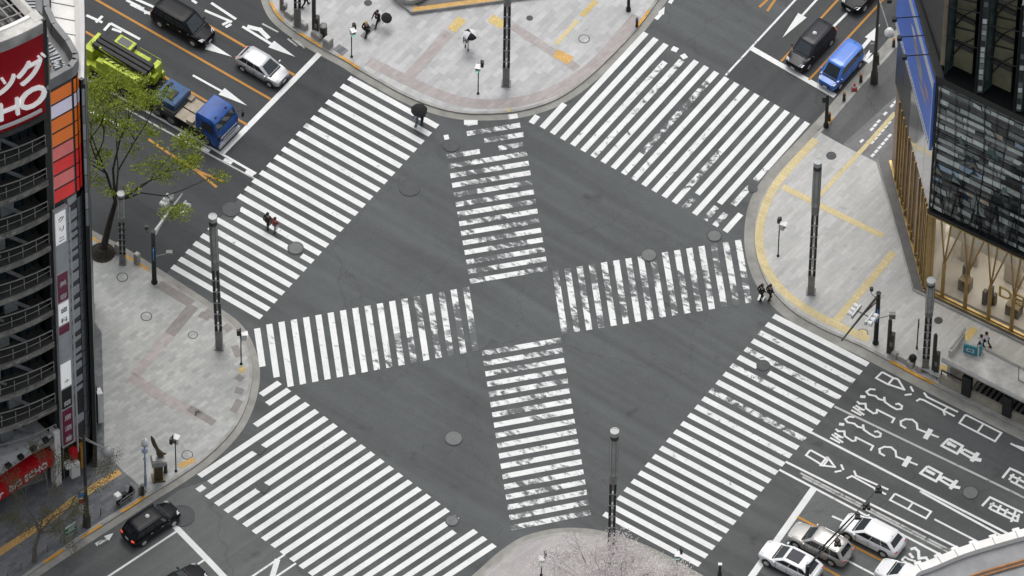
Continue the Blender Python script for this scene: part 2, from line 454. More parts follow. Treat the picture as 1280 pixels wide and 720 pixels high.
def smear3(i):
    ph = random.random() * 6; b = .34 + max(0, i - 6) * .018
    return lambda t: b + (.03 if i < 10 else .1) * math.sin(t * 6 + ph)
stripes('crosswalk_marking', (321, 408), (582.3, 359), (332.6, 489), (594.7, 438.6), 18, 'white_smeared', smear3, {0: [(.03, .62)], 1: [(0, .82)]})
stripes('crosswalk_marking', (694, 338), (922.4, 300), (706, 417.5), (936, 378.6), 16, 'white_smeared', smear, {8: [(.1, 1)]})

def band(q, pts, w, z, wear=.3, closed=False):
    P = [G(x, y, z) for x, y in pts]
    if closed: P = P + [P[0]]
    for i in range(len(P) - 1):
        d = (P[i + 1] - P[i]); L = d.length
        if L < 1e-4: continue
        d = d / L; nrm = Vector((-d.y, d.x, 0)) * w / 2
        e = d * w * .4 if len(P) > 2 else d * 0
        a = P[i] - (e if i else d * 0); b = P[i + 1] + (e if i < len(P) - 2 else d * 0)
        zz = Vector((0, 0, .0003 * (i % 2)))
        k = max(1, int(L / 4))
        for j in range(k):
            s0 = a.lerp(b, j / k); s1 = a.lerp(b, (j + 1) / k)
            q.quad(s0 - nrm + zz, s1 - nrm + zz, s1 + nrm + zz, s0 + nrm + zz, 0, wear + random.uniform(-.03, .03))
def marking(name, lines, w, material, wear=.3, closed=False):
    _z[0] += .0005
    q = M()
    for k, l in enumerate(lines):
        band(q, l, w, _z[0] + .00031 * (k % 7), wear, closed)
    return struct(q.build(name, material, wear=True))
# stop lines
marking('road_marking', [[(399.5, 67), (278, 191)], ], .42, 'white_paint', .37)
marking('road_marking', [[(939, 60), (1044, 120)]], .42, 'white_paint', .32)
marking('road_marking', [[(1018, 609.5), (944, 714), (930, 734)]], .5, 'white_paint', .28)
marking('road_marking', [[(215, 654), (262, 702), (300, 742)]], .45, 'white_paint', .28)
marking('road_marking', [[(347, 699), (340, 722)]], .4, 'white_paint', .28)
# lane lines
marking('lane_marking', [[(-100, -126), (338.4, 124)], [(150, -32), (206, 0), (369, 94.4)], [(20, -10), (192, 88), (309, 156)]], .2, 'orange_paint', .29)
marking('lane_marking', [[(185.6, 174), (220.6, 198), (248, 214), (279, 227)], [(240, 209), (271, 234)]], .2, 'orange_paint', .36)
marking('lane_marking', [[(1084, -40), (1046, 1.2), (976.3, 76.7)], [(1140, -40), (1097, 7), (1011, 100)]], .17, 'orange_paint', .29)
marking('lane_marking', [[(985, -24), (949, 9)], [(985, -24), (959, 14)]], .2, 'orange_paint', .33)
marking('lane_marking', [[(997, 646), (1128, 714), (1180, 740)], [(1020, 704), (1070, 732)]], .2, 'orange_paint', .29)
marking('lane_marking', [[(20, 52), (105, 97), (200, 148), (320, 217)], [(110, 138), (152, 158)]], .2, 'white_paint', .34)
marking('lane_marking', [[(157, 135), (197, 158), (318, 223)]], .14, 'grey_white_paint', .36)
marking('lane_marking', [[(223, 167.5), (234, 173)], [(252, 184), (262, 189)], [(280, 199), (290, 204)], [(307, 214), (317, 219)]], .3, 'white_paint', .37)
marking('lane_marking', [[(1034, -40), (994, 0), (907, 94)]], .16, 'white_paint', .38)
marking('lane_marking', [[(1059, 16), (1040, 35)]], .2, 'white_paint', .3)
marking('lane_marking', [[(220.4, 664.3), (136, 720), (90, 750)], [(256, 699.5), (225, 719)], [(356, 693), (310, 724)], [(370, 704), (336, 727)]], .16, 'white_paint', .33)
marking('lane_marking', [[(1043, 508), (1231, 598), (1330, 646)]], .17, 'grey_white_paint', .36)
marking('lane_marking', [[(1013, 540), (1135, 603), (1260, 667)], [(1150, 614), (1256, 672)]], .19, 'white_paint', .34)
marking('lane_marking', [[(982, 577), (1202, 687), (1260, 716)], [(974, 587), (1177, 694), (1240, 727)]], .18, 'white_paint', .33)
marking('lane_marking', [[(1000, 591), (1192, 690)], [(1003, 596), (1195, 695)]], .16, 'grey_white_paint', .42)
marking('lane_marking', [[(1040, 645), (1060, 654)], [(1060, 701), (1100, 722)], [(1168, 649), (1230, 681)]], .16, 'white_paint', .35)
# arrows: a stem and a long head
def arrow(stem, tip, wstem=.18, whead=.75, wear=.3):
    _z[0] += .0005; q = M(); z = _z[0]
    band(q, stem, wstem, z, wear)
    a = G(*stem[-1], z); b = G(*tip, z); d = (b - a).normalized(); n = Vector((-d.y, d.x, 0)) * whead / 2
    q.add([a - n, b, a + n], [(0, 1, 2)], 0, wear)
    return struct(q.build('arrow_marking', 'white_paint', wear=True))
arrow([(241, 94), (277, 114)], (309, 132)); arrow([(225, 38), (259, 57)], (290, 71)); arrow([(303, 33), (339, 55)], (369, 71), .22)
arrow([(1035, -16), (1003, 19)], (978, 47))
arrow([(1076, 62), (1087, 49)], (1100, 30), .3, .8); arrow([(120, 681), (133, 673)], (142, 666), .3, .55, .44)
arrow([(820, 24), (826, 17)], (831, 8), .3, .5, .4)
marking('road_marking', [[(309, 33), (325, 37), (336, 48)]], .35, 'white_paint', .34)
marking('road_marking', [[(256, 13), (290, 27.5)], [(264, 3.5), (295, 24)], [(278, 31), (288, 26)], [(282, 34), (289, 30)]], .22, 'white_paint', .33)
marking('road_marking', [[(158, 0), (180, 11)], [(163, 5), (195, 21)], [(180, 16), (192, 16)], [(168, -2), (195, 10)], [(108, 19), (128, 28)], [(120, 28), (128, 20)], [(130, 38), (138, 29)], [(138, 29), (175, 49)], [(140, 36), (152, 40)], [(240, 0), (246, 4)]], .22, 'white_paint', .36)
marking('road_marking', Z(100, 0, 4.237, [(1100, 205), (1110, 222)]) and [Z(100, 0, 4.237, [(1100, 205), (1150, 245)]), Z(100, 0, 4.237, [(1125, 205), (1170, 240)]), Z(100, 0, 4.237, [(1150, 215), (1190, 255)]), Z(100, 0, 4.237, [(965, 125), (1050, 170)])], .14, 'grey_white_paint', .42)
marking('road_marking', [[(1080, 76), (1090, 62)], [(1084, 78), (1097, 66)], [(837, 4), (842, -4)]], .3, 'white_paint', .4)
marking('road_marking', [[(950, 376), (953, 369)], [(580, 153), (597, 153)], [(555, 172), (561, 171)]], .45, 'white_paint', .35)
marking('road_marking', [[(840, 60), (847, 63)], [(852, 72), (858, 69)], [(664, 154), (672, 144.5)]], .45, 'white_paint', .36)
# lettering on the bus and height limit lanes, read from the photo stroke by stroke
A = lambda *p: Z(1060, 450, 4.8, p)
B = lambda *p: Z(960, 550, 4.0, p)
sh = lambda pts, dx, dy: [(x + dx, y + dy) for x, y in pts]
marking('lane_lettering', [A((205, 72), (272, 108), (240, 146), (168, 108)), A((705, 328), (920, 437), (882, 488), (668, 378)), A((300, 115), (338, 178), (243, 146), (272, 108))], .155, 'white_paint', .33, True)
marking('lane_lettering', [A((375, 158), (392, 190)), A((340, 210), (382, 205)), A((815, 380), (778, 430)), A((455, 195), (475, 222), (660, 312)), A((410, 247), (430, 234), (455, 241), (640, 338)), A((596, 284), (572, 305), (582, 332)), A((975, 500), (1060, 545)), A((1000, 512), (1060, 530))], .155, 'white_paint', .33)
three = A((165, 178), (135, 174), (110, 190), (125, 208), (165, 216), (185, 234), (214, 242), (218, 225), (222, 252), (255, 276), (292, 296), (320, 294), (324, 276), (304, 262), (284, 265))
five = A((60, 262), (105, 262), (108, 290), (152, 320), (172, 318), (174, 298), (278, 350), (262, 378))
mm = [A((52, 248), (72, 262), (102, 262)), A((45, 272), (92, 300)), A((30, 280), (98, 330)), A((20, 300), (80, 332)), A((100, 300), (60, 292))]
cee = A((348, 410), (318, 392), (316, 368), (345, 355), (386, 358), (412, 380), (417, 414), (545, 464))
marking('lane_lettering', [three, five, cee] + mm, .155, 'white_paint', .34)
marking('lane_lettering', [A((498, 415), (462, 473)), A((90, 212), (88, 228))], .38, 'white_paint', .33)
box = [A((605, 472), (688, 516), (655, 562), (562, 514))]
marking('lane_lettering', box, .2, 'white_paint', .33, True)
marking('lane_lettering', [A((596, 495), (648, 522)), A((612, 490), (600, 512))], .25, 'white_paint', .33)
marking('lane_lettering', [A((694, 535), (765, 570), (742, 590), (678, 552))], .2, 'white_paint', .34, True)
marking('lane_lettering', [A((782, 556), (740, 608)), A((745, 590), (800, 602))], .32, 'white_paint', .34)
D = (-26.5, 34.5)
marking('lane_lettering', [sh(three, *D), sh(five, *D), sh(cee, *D)] + [sh(x, *D) for x in mm], .155, 'white_paint', .35)
marking('lane_lettering', [sh(A((498, 415), (462, 473)), *D), sh(A((90, 212), (88, 228)), *D)], .38, 'white_paint', .34)
marking('lane_lettering', [sh(box[0], *D), sh(A((694, 535), (765, 570), (742, 590), (678, 552)), *D)], .2, 'white_paint', .34, True)
marking('lane_lettering', [sh(A((596, 495), (648, 522)), *D), sh(A((782, 556), (740, 608)), *D), sh(A((745, 590), (800, 602)), *D)], .26, 'white_paint', .34)
marking('lane_lettering', [B((212, 50), (300, 98), (276, 128), (190, 76)), B((296, 84), (335, 135), (262, 126)), B((635, 268), (815, 358), (790, 392), (610, 300))], .155, 'white_paint', .33, True)
marking('lane_lettering', [B((365, 122), (378, 150)), B((333, 160), (368, 153)), B((722, 316), (700, 345)), B((430, 153), (440, 178), (602, 248)), B((393, 192), (420, 180), (590, 272)), B((560, 228), (532, 242), (545, 262))], .155, 'white_paint', .33)
marking('lane_lettering', [B((1070, 330), (1110, 286), (1140, 300), (1275, 365)), B((1110, 318), (1250, 385)), B((1112, 345), (1240, 405)), B((1130, 312), (1105, 345)), B((1165, 325), (1145, 362)), B((1200, 345), (1178, 378)), B((1240, 350), (1215, 410)), B((1255, 370), (1245, 410))], .18, 'white_paint', .36)
marking('lane_lettering', [B((1172, 190), (1210, 142), (1240, 155), (1330, 200)), B((1210, 175), (1330, 235)), B((1230, 170), (1205, 200)), B((1262, 185), (1240, 215)), B((1212, 205), (1300, 250))], .18, 'white_paint', .36)
marking('lane_lettering', [B((668, 600), (685, 584), (703, 596), (735, 606), (745, 622), (728, 634), (708, 626), (690, 612)), ], .155, 'white_paint', .33, True)
marking('lane_lettering', [B((706, 566), (726, 590)), B((712, 546), (735, 540), (752, 556), (755, 592), (790, 588), (800, 604))], .22, 'white_paint', .33)

# pavements ------------------------------------------------
PZ = .13
def pavement(name, line_, close, material, gutter_w=.55, tag_orange=(), inward=1):
    """raised pavement behind a smooth kerb line; the road lies to the right of the line's direction"""
    L = [G(x, y, PZ) for x, y in smooth_line(line_, 8)][::-1]
    for p in L: p.z = 0
    inner = offset_line(L, .22)
    q = M(); H = Vector((0, 0, PZ + .006)); 
    for i in range(len(L) - 1):
        q.quad(L[i + 1], L[i], L[i] + H, L[i + 1] + H)                     # face
        q.quad(L[i] + H, inner[i] + H, inner[i + 1] + H, L[i + 1] + H)     # top
        q.quad(inner[i] + H, inner[i], inner[i + 1], inner[i + 1] + H)
    struct(q.build('kerb', 'kerb_stone'))
    out = offset_line(L, -gutter_w); q = M()
    for i in range(len(L) - 1):
        q.quad(out[i] + Vector((0, 0, .0105)), L[i] + Vector((0, 0, .0105)), L[i + 1] + Vector((0, 0, .0105)), out[i + 1] + Vector((0, 0, .0105)))
    q.f = [f if (q.v[f[1]] - q.v[f[0]]).cross(q.v[f[3]] - q.v[f[0]]).z > 0 else f[::-1] for f in q.f]
    struct(q.build('gutter', 'gutter'))
    poly = [p + Vector((0, 0, PZ)) for p in inner] + [G(x, y, PZ) for x, y in close[::-1]]
    a = sum(poly[i].x * poly[(i + 1) % len(poly)].y - poly[(i + 1) % len(poly)].x * poly[i].y for i in range(len(poly)))
    if a < 0: poly = poly[::-1]
    q = M(); q.add(poly, [tuple(range(len(poly)))])
    struct(q.build(name, material)); return L
def kerb_paint(line_px, material='kerb_orange'):
    L = [G(x, y, PZ) for x, y in smooth_line(line_px, 5)][::-1]
    for p in L: p.z = 0
    o = offset_line(L, -.006); inn = offset_line(L, .2); q = M(); H = Vector((0, 0, PZ + .010))
    for i in range(len(L) - 1):
        q.quad(o[i] + H, inn[i] + H, inn[i + 1] + H, o[i + 1] + H); q.quad(o[i] + Vector((0, 0, .02)), o[i] + H, o[i + 1] + H, o[i + 1] + Vector((0, 0, .02)))
    struct(q.build('kerb_marking', material))
NORTH = [(835, -18), (820, 4), (797, 35), (770, 64), (741, 92), (711, 115), (681, 130), (640, 140), (592, 142), (560, 138), (530, 129), (500, 116), (475, 102), (449, 87), (430, 75), (400, 59), (376, 44), (352, 26), (340, 10), (333, -14), (332, -50)]
pavement('pavement', NORTH, [(332, -160), (860, -160)], 'paver_north')
kerb_paint([(448, 86.5), (430, 74.5), (422, 70)]); kerb_paint([(401, 59.5), (388, 51), (373, 42)]); kerb_paint([(353, 27), (344, 16), (337, 3)]); kerb_paint([(813, 13), (806, 23), (797, 35)])
WEST = [(40, 258), (110, 293), (150, 314), (200, 345), (258, 383), (290, 405), (306, 428), (315, 458), (313, 488), (303, 518), (286, 544), (256, 573), (222, 597), (185, 620), (120, 662), (56, 704), (10, 736)]
pavement('pavement', WEST, [(-220, 860), (-220, 180)], 'paver_west')
kerb_paint([(104, 290), (125, 301)]); kerb_paint([(157, 318), (178, 331), (187, 337)])
kerb_paint([(183, 621), (165, 633), (152, 641)], 'kerb_orange'); kerb_paint([(128, 657), (115, 665), (103, 673)], 'kerb_orange'); kerb_paint([(80, 688), (68, 696), (56, 704)], 'kerb_orange')
EAST = [(1400, 596), (1290, 543), (1200, 498), (1130, 461), (1075, 432), (1022, 408), (985, 384), (958, 352), (945, 316), (944, 280), (952, 248), (972, 218), (1000, 188), (1034, 152), (1072, 108), (1110, 66), (1140, 30), (1180, -16)]
pavement('pavement', EAST, [(1420, -200), (1600, 200)], 'paver_east', .75)
kerb_paint([(1168, 481), (1140, 467), (1112, 452)]); kerb_paint([(1030, 157), (1036, 150), (1040, 146)])
SOUTH = [(520, 800), (585, 734), (607, 714), (632, 692), (660, 675), (700, 666), (745, 668), (790, 681), (830, 699), (860, 716), (920, 750), (1000, 800)]
pavement('pavement', SOUTH, [(1000, 900), (520, 900)], 'paver_south', .5)

def patch(px, material, k=0, name='pavement_patch'):
    _z[0] += .0004
    return sheet(name, px, material, PZ + .004 + (_z[0] - .0125) * .12, k=k)
def ribbon(px, w, material, name='tactile_paving'):
    _z[0] += .0004; z = PZ + .006 + (_z[0] - .0125) * .12
    L = [G(x, y, z) for x, y in (smooth_line(px, 6) if len(px) > 2 else px)]
    a = offset_line(L, w / 2); b = offset_line(L, -w / 2); q = M()
    for i in range(len(L) - 1): q.quad(b[i], b[i + 1], a[i + 1], a[i])
    return struct(q.build(name, material))
# north corner bands
ribbon([(797, 20), (774, 47), (750, 74), (724, 95), (700, 110), (672, 121), (640, 128), (600, 130), (566, 124), (534, 112), (500, 96), (460, 76)], .9, 'paver_pink', 'pavement_band')
ribbon([(640, 32), (706, 75), (722, 86)], .7, 'paver_pink', 'pavement_band'); ribbon([(561, 40), (535, 70), (512, 95)], .9, 'paver_pink', 'pavement_band')
patch([(545, 52), (558, 38), (567, 43), (553, 57)], 'paver_brown'); patch([(450, 45), (466, 29), (471, 33), (456, 49)], 'paver_dark')
patch([(416, 62), (424, 55), (436, 63), (428, 70)], 'paver_greydark')
ribbon([(578, 23), (564, 38)], .75, 'tactile'); ribbon([(613, 22), (630, 32)], .8, 'tactile'); ribbon([(695, 55), (722, 25)], .35, 'tactile_pale'); ribbon([(727, 20), (745, 1)], .42, 'tactile'); ribbon([(694, 66), (714, 76)], .8, 'tactile_orange')
ribbon([(634, 137), (638, 137.3)], .35, 'tactile')
# west corner bands
ribbon([(198, 355), (240, 380)], .75, 'paver_brown', 'pavement_band'); ribbon([(242, 382), (212, 418)], .85, 'paver_brown', 'pavement_band'); ribbon([(212, 418), (168, 470)], .85, 'paver_pink', 'pavement_band'); ribbon([(163, 470), (205, 497), (252, 519)], .9, 'paver_pink', 'pavement_band')
ribbon([(236, 510), (268, 529)], .6, 'paver_brown', 'pavement_band')
for p in ([(250, 392), (262, 398)], [(280, 407), (288, 413)], [(293, 432), (299, 446)], [(296, 470), (303, 475)], [(291, 515), (300, 500)], [(257, 388), (272, 398)], [(294, 487), (304, 490)]): ribbon(p, .55, 'paver_brown', 'pavement_patch')
ribbon([(299, 464), (306, 460)], .45, 'tactile'); ribbon([(224, 583), (243, 574)], .45, 'tactile_orange')
sheet('pavement_patch', [(60, 395), (115, 398), (127, 415), (130, 520), (131, 590), (60, 650)], 'paver_greydark', PZ + .0032)
sheet('pavement_patch', [(131, 563), (152, 587), (184, 615), (120, 655), (20, 725), (-60, 780), (-60, 640), (100, 585)], 'paver_greydark', PZ + .0026)
ribbon([(150, 589), (100, 620), (60, 650), (0, 690), (-20, 703)], .55, 'tactile_orange'); ribbon([(113, 612), (86, 629)], .6, 'tactile')
# east corner tactile lines
ribbon([(1020, 174), (990, 206), (968, 234), (955, 262), (949, 292), (952, 320), (964, 346), (986, 370), (1018, 392), (1050, 408), (1086, 424)], .62, 'tactile_pale')
ribbon([(978, 233), (1040, 264), (1104, 295)], .5, 'tactile_pale'); ribbon([(1119, 141), (1075, 190), (1030, 238), (1016, 254)], .33, 'tactile_pale'); ribbon([(1117, 315), (1080, 360), (1044, 402)], .58, 'tactile_pale')
ribbon([(1218, 410), (1202, 430)], .6, 'tactile'); ribbon([(1182, 457), (1180, 463)], .7, 'tactile')
sheet('path', [(1021, 163), (1034, 153), (1072, 112), (1112, 68), (1140, 40), (1150, 80), (1120, 120), (1053, 181)], 'asphalt_path', PZ + .003)
sheet('path', [(1053, 181), (1120, 112), (1140, 90), (1140, 160), (1096, 203)], 'paver_dark', PZ + .002)
q = M()
for i in range(14):
    for j in range(3):
        if random.random() < .75:
            p = G(1073 + i * 4.2 + j * 9, 181 - i * 4.9 + j * 6.5, PZ + .0075); q.box((p.x, p.y, p.z - .001), (.35, .2, .001), rz=R(50))
struct(q.build('path_marking', 'sign_white'))

# iron covers in the road and pavement ------------------------------------------------
def cover(px, rad, label, square=False, material='iron', z=None, ring=True):
    p = G(*px); zz = (z - .045 if z else .0)
    root = thing('manhole_cover', label, 'manhole cover', (p.x, p.y, zz), random.random() * 3, 'manhole covers in the road and pavements')
    q = M(); c = M()
    if square:
        root.rotation_euler.z = R(55); q.box((0, 0, .028), (rad * 2, rad * 2, .054)); c.box((0, 0, .0575), (rad * 1.7, rad * 1.7, .004))
    else:
        q.lathe((0, 0, 0), [(rad, .0), (rad, .052), (rad * .86, .055)], 28); c.lathe((0, 0, .055), [(rad * .85, .0), (rad * .84, .004), (0.01, .005)], 28)
    q.build('cover_frame', 'iron' if ring else material, root); c.build('lid', material, root)
for a in [((512, 235), .78, 'dark round manhole cover in the asphalt right of the two pedestrians with the umbrella', 0, 'iron', .0), ((567, 548), .68, 'pale round manhole cover alone in the lower asphalt triangle', 0, 'iron_pale', 0),
          ((564, 182), .6, 'round manhole cover over the top left end of the upper diagonal crossing', 0, 'iron', 0), ((289, 262), .66, 'round manhole cover at the outer edge of the upper left crossing', 0, 'iron', 0),
          ((369.5, 310.5), .6, 'round manhole cover cutting a white bar near two pedestrians', 0, 'iron_pale', 0), ((811, 319), .6, 'round manhole cover at the top edge of the right diagonal crossing', 0, 'iron_pale', 0),
          ((893, 295), .55, 'faint round manhole cover below the upper right crossing', 0, 'iron_pale', 0), ((565, 651), .5, 'round manhole cover at the end of a bar of the lower left crossing', 0, 'iron_pale', 0),
          ((954, 457), .5, 'dark round manhole cover within the lower right crossing', 0, 'iron', 0), ((324, 562), .38, 'square iron cover in the upper bars of the lower left crossing', 1, 'iron', 0),
          ((329, 610), .38, 'square iron cover low in the lower left crossing', 1, 'iron', 0), ((1213, 616), .6, 'worn round manhole cover among the lettering of the bus lane', 0, 'iron_pale', 0),
          ((227, 645), .95, 'large dark round cover in front of the black taxi', 0, 'iron', 0), ((1039, 196), .38, 'dark round cover in the pale pavement near the glass building', 0, 'iron', PZ),
          ((1173, 402), .32, 'small dark round cover by the shop window pavement', 0, 'iron', PZ), ((460, 5), .3, 'dark round cover in the pale pavement above the walking couple', 0, 'iron', PZ), ((662, 24), .25, 'small dark round cover right of the tall lamp tower', 0, 'iron', PZ),
          ((730, 50), .42, 'round paved cover beside the yellow line on the upper pavement', 0, 'paver_north', PZ), ((153, 348), .42, 'round paved cover near the signal post on the left pavement', 0, 'paver_west', PZ), ((183, 397), .42, 'round paved cover in the middle of the left pavement', 0, 'paver_west', PZ),
          ((241, 420), .36, 'round paved cover left of the lamp tower base', 0, 'paver_west', PZ), ((234, 570), .42, 'round paved cover above the orange tactile patch', 0, 'paver_west', PZ), ((1078, 418), .42, 'round cover set in the yellow tactile strip', 0, 'tactile_pale', PZ),
          ((941, 236), .36, 'grey round cover in the gutter beside the curved kerb', 0, 'iron', 0.0)]:
    cover(a[0], a[1], a[2], a[3], a[4], a[5])
# ------------------------------------------------------------------ vehicles
def wheel(root, x, y, r, w, rimmat='pale_metal'):
    q = M(); q.tube([(x, y - w / 2, r), (x, y + w / 2, r)], r, 20); t = q.build('wheel', 'tyre', root, True)
    s = 1 if y > 0 else -1; q = M()
    q.tube([(x, y + s * (w / 2 - .03), r), (x, y + s * (w / 2 + .012), r)], [r * .66, r * .6], 16)
    for k in range(5):
        a = k * 2 * math.pi / 5; q.box((x + math.cos(a) * r * .36, y + s * (w / 2 + .014), r + math.sin(a) * r * .36), (r * .45, .02, r * .12), rot=Matrix.Rotation(-a, 3, 'Y'))
    q.build('rim', rimmat, t)
def car(name, label, cat, loc, rz, L, W, H, body, belt=.95, hood=.86, xs=(.26, .42, .82, .95), wr=.80, box=0., wheel_r=.33, roof='plain', glassroof=False, light='none', tail_on=False, group=None, nose=.78, plate='sign_white'):
    """x runs forward; xs: cowl, windscreen top, roof end, rear glass bottom, as fractions of the length from the nose"""
    root = thing(name, label, cat, loc, rz, group)
    X = lambda f: L / 2 - f * L
    hw = W / 2; zb = .2
    # lower body: stations from nose to tail
    cw, wt, rt, rb = xs
    st = [(0.0, .70, zb + .22, .50, .58), (.012, .80, zb + .1, .62, nose - .04), (.05, .90, zb + .02, .70, nose), (.12, .97, zb, .80, nose + (hood - nose) * .6), (cw - .02, 1.0, zb, belt - .06, hood + .01),
          (cw + .06, 1.0, zb, belt - .03, belt), (.55, 1.0, zb, belt - .02, belt + .01), (.8, 1.0, zb, belt, belt + .03), (.92, .97, zb, belt, belt + .03), (.975, .92, zb + .05, belt - .05, belt + .0), (1.0, .82, zb + .16, belt - .18, belt - .12)]
    rings = []
    for f, w, z0, zs, zt in st:
        w *= hw; x = X(f)
        half = [(0, z0), (w * .86, z0), (w * .97, z0 + .1), (w * 1.0, (z0 + zs) / 2), (w * .985, zs - .06), (w * .93, zs + .02), (w * .80, zt), (w * .4, zt + .022), (0, zt + .03)]
        rings.append([(x, y, z) for y, z in half] + [(x, -y, z) for y, z in half[-2:0:-1]])
    q = M(); q.loft(rings); o = q.build('body', body, root, True)
    # greenhouse
    def ring(x0, x1, w0, w1, z, c0=.12, c1=.1):
        return [(x0, w0 - c0 * 1.2, z), (x0 - c0, w0, z), (x1 + c1, w1, z), (x1, w1 - c1 * 1.2, z), (x1, -w1 + c1 * 1.2, z), (x1 + c1, -w1, z), (x0 - c0, -w0, z), (x0, -w0 + c0 * 1.2, z)]
    zr = H - .05
    low = ring(X(cw), X(rb), hw * .90, hw * .90, belt + .005); up = ring(X(wt), X(rt), hw * wr, hw * (wr - .02), zr, .16, .14)
    top = ring(X(wt) - .12, X(rt) + .1, hw * (wr - .1), hw * (wr - .12), H - .005, .2, .2); top2 = ring(X(wt) - .5, X(rt) + .4, hw * .4, hw * .4, H + .008, .1, .1)
    q = M(); q.loft([low, up, top, top2]); q.build('cabin', body, root, True)
    def P(e0, e1, u, v, off=.006):
        a = Vector(low[e0]).lerp(Vector(low[e1]), u); b = Vector(up[e0]).lerp(Vector(up[e1]), u); p = a.lerp(b, v)
        n = (Vector(low[e1]) - Vector(low[e0])).cross(Vector(up[e0]) - Vector(low[e0])).normalized()
        c = Vector((0, 0, belt)); 
        if n.dot(p - c) < 0: n = -n
        return p + n * off
    def glass(nm, e0, e1, u0, u1, v0, v1, mt='glass_dark', t0=0, t1=0):
        a, b, c, d = P(e0, e1, u0, v0), P(e0, e1, u1, v0), P(e0, e1, u1 - t1, v1), P(e0, e1, u0 + t0, v1)
        ctr = Vector((0, 0, belt))
        if (b - a).cross(d - a).dot(a - ctr) < 0: a, b, c, d = b, a, d, c
        q = M(); q.panel(a, b, c, d, .02); return q.build(nm, mt, root)
    ws = glass('windscreen', 7, 0, .0, 1.0, .06, .94, 'glass_wind')
    q = M(); 
    for s in (-.25, .25): q.tube([P(7, 0, .5 + s, .07, .02), P(7, 0, .5 + s + .25, .14, .02)], .012, 5)
    q.build('wiper', 'black_metal', ws)
    glass('rear_window', 3, 4, .04, .96, .3, .9)
    for e0, e1 in ((1, 2), (5, 6)):
        fr = (lambda u: u) if e0 == 1 else (lambda u: 1 - u)
        for a, b in ((.03, .36), (.385, .68), (.705, .96)):
            a, b = sorted((fr(a), fr(b))); glass('side_window', e0, e1, a, b, .12, .86, 'glass_dark')
    for s in (-1, 1):
        q = M(); q.box((X(cw + .055), s * (hw * 1.0 + .07), belt + .09), (.12, .2, .14)); q.build('wing_mirror', body, root, bevel=.03)
        q = M(); rr = [X(.035), X(.10)]
        q.panel((X(.022), s * hw * .48, nose - .04), (X(.035), s * hw * .80, nose - .07), (X(.10), s * hw * .88, nose - .0), (X(.062), s * hw * .56, nose + .035), .03) if s > 0 else q.panel((X(.035), s * hw * .80, nose - .07), (X(.022), s * hw * .48, nose - .04), (X(.062), s * hw * .56, nose + .035), (X(.10), s * hw * .88, nose - .0), .03)
        for i in range(len(q.v)): q.v[i] = q.v[i] + Vector((.014, s * .004, .018))
        q.build('headlight', 'lamp_clear', root)
        q = M(); q.box((X(.985) - .005, s * hw * .72, belt - .12), (.12, hw * .3, .16), rz=-s * .35); q.build('tail_light', 'tail_lit' if tail_on else 'lamp_red', root, bevel=.02)
        for k in (.42, .64):
            q = M(); q.box((X(k), s * (hw * 1.0 + .002), belt - .16), (.2, .03, .03)); q.build('door_handle', body if body != 'car_black' else 'chrome', root)
        q = M(); q.box((X(.5), s * (hw * .985), zb + .06), (L * .5, .04, .1)); q.build('sill', 'rubber', root)
        for k in (cw + .07, .535, .745):
            q = M(); q.box((X(k), s * (hw * .992), (zb + belt) / 2 + .02), (.022, .03, belt - zb - .22)); q.build('door_seam', 'rubber', root)
    for fx in (.185, .80):
        for s in (-1, 1):
            q = M(); q.tube([(X(fx), s * (hw - .16), wheel_r + .02), (X(fx), s * (hw + .004), wheel_r + .02)], wheel_r * 1.17, 22); q.build('wheel_arch', 'rubber', root)
            wheel(root, X(fx), s * (hw - .09), wheel_r, .22)
    q = M(); q.box((X(cw) + .06, 0, belt + .012), (.1, hw * 1.5, .03)); q.build('cowl', 'rubber', root)
    q = M(); q.box((X(.006) + .004, 0, .52), (.05, hw * .9, .2)); q.box((X(.012), 0, .32), (.06, hw * 1.2, .12)); q.build('grille', 'black_metal', root, bevel=.02)
    q = M(); q.box((X(0) + .022, 0, .42), (.02, .33, .165)); q.build('number_plate', plate, root)
    q = M(); q.box((X(1) - .01, 0, belt - .24), (.02, .33, .165)); q.build('number_plate', plate, root)
    q = M(); q.box((X(.992), 0, .36), (.07, hw * 1.5, .14)); q.build('rear_bumper', 'rubber', root, bevel=.03)
    if roof == 'ribs':
        q = M()
        for k in range(6): q.box(((X(wt) + X(rt)) / 2 - .05, (-.5 + k * .2) * W * .55, H + .008), (abs(X(wt) - X(rt)) * .72, .05, .02))
        q.build('roof_ribs', body, root, bevel=.008)
    if roof == 'rails':
        for s in (-1, 1):
            q = M(); z = H - .0; y = s * hw * (wr - .09); q.tube([(X(wt) - .25, y, z - .03), (X(wt) - .4, y, z + .03), (X(rt) + .4, y, z + .03), (X(rt) + .25, y, z - .03)], .022, 6); q.build('roof_rail', 'chrome', root)
    if glassroof:
        q = M(); q.panel((X(wt) - .18, -hw * .55, H + .003), (X(wt) - .18, hw * .55, H + .003), (X(rt) + .55, hw * .55, H + .015), (X(rt) + .55, -hw * .55, H + .015), -.012); q.f = [f[::-1] for f in q.f]; q.build('sunroof', 'sunroof_glass', root)
    if light != 'none':
        q = M(); q.lathe((X((wt + rt) / 2) + .25, 0, H), [(.17, 0), (.16, .08), (.09, .15), (.02, .17)], 12); q.build('roof_lamp', light, root, True)
    q = M(); q.box((X(rt) + .12, 0, H + .03), (.16, .05, .06)); q.build('antenna', body, root, bevel=.015)
    return root
def at_car(nose_px, tail_px):
    a = G(*nose_px); b = G(*tail_px); c = (a + b) / 2; return (c.x, c.y, .012), math.atan2((a - b).y, (a - b).x)
HS = head((192, 88), (309, 156)); HNE = head((1046, 1.2), (976, 76.7)); HSE = head((1202, 687), (982, 577)); HSW = head((136, 720), (220.4, 664.3))
def gl(px): p = G(*px); return (p.x, p.y, .012)
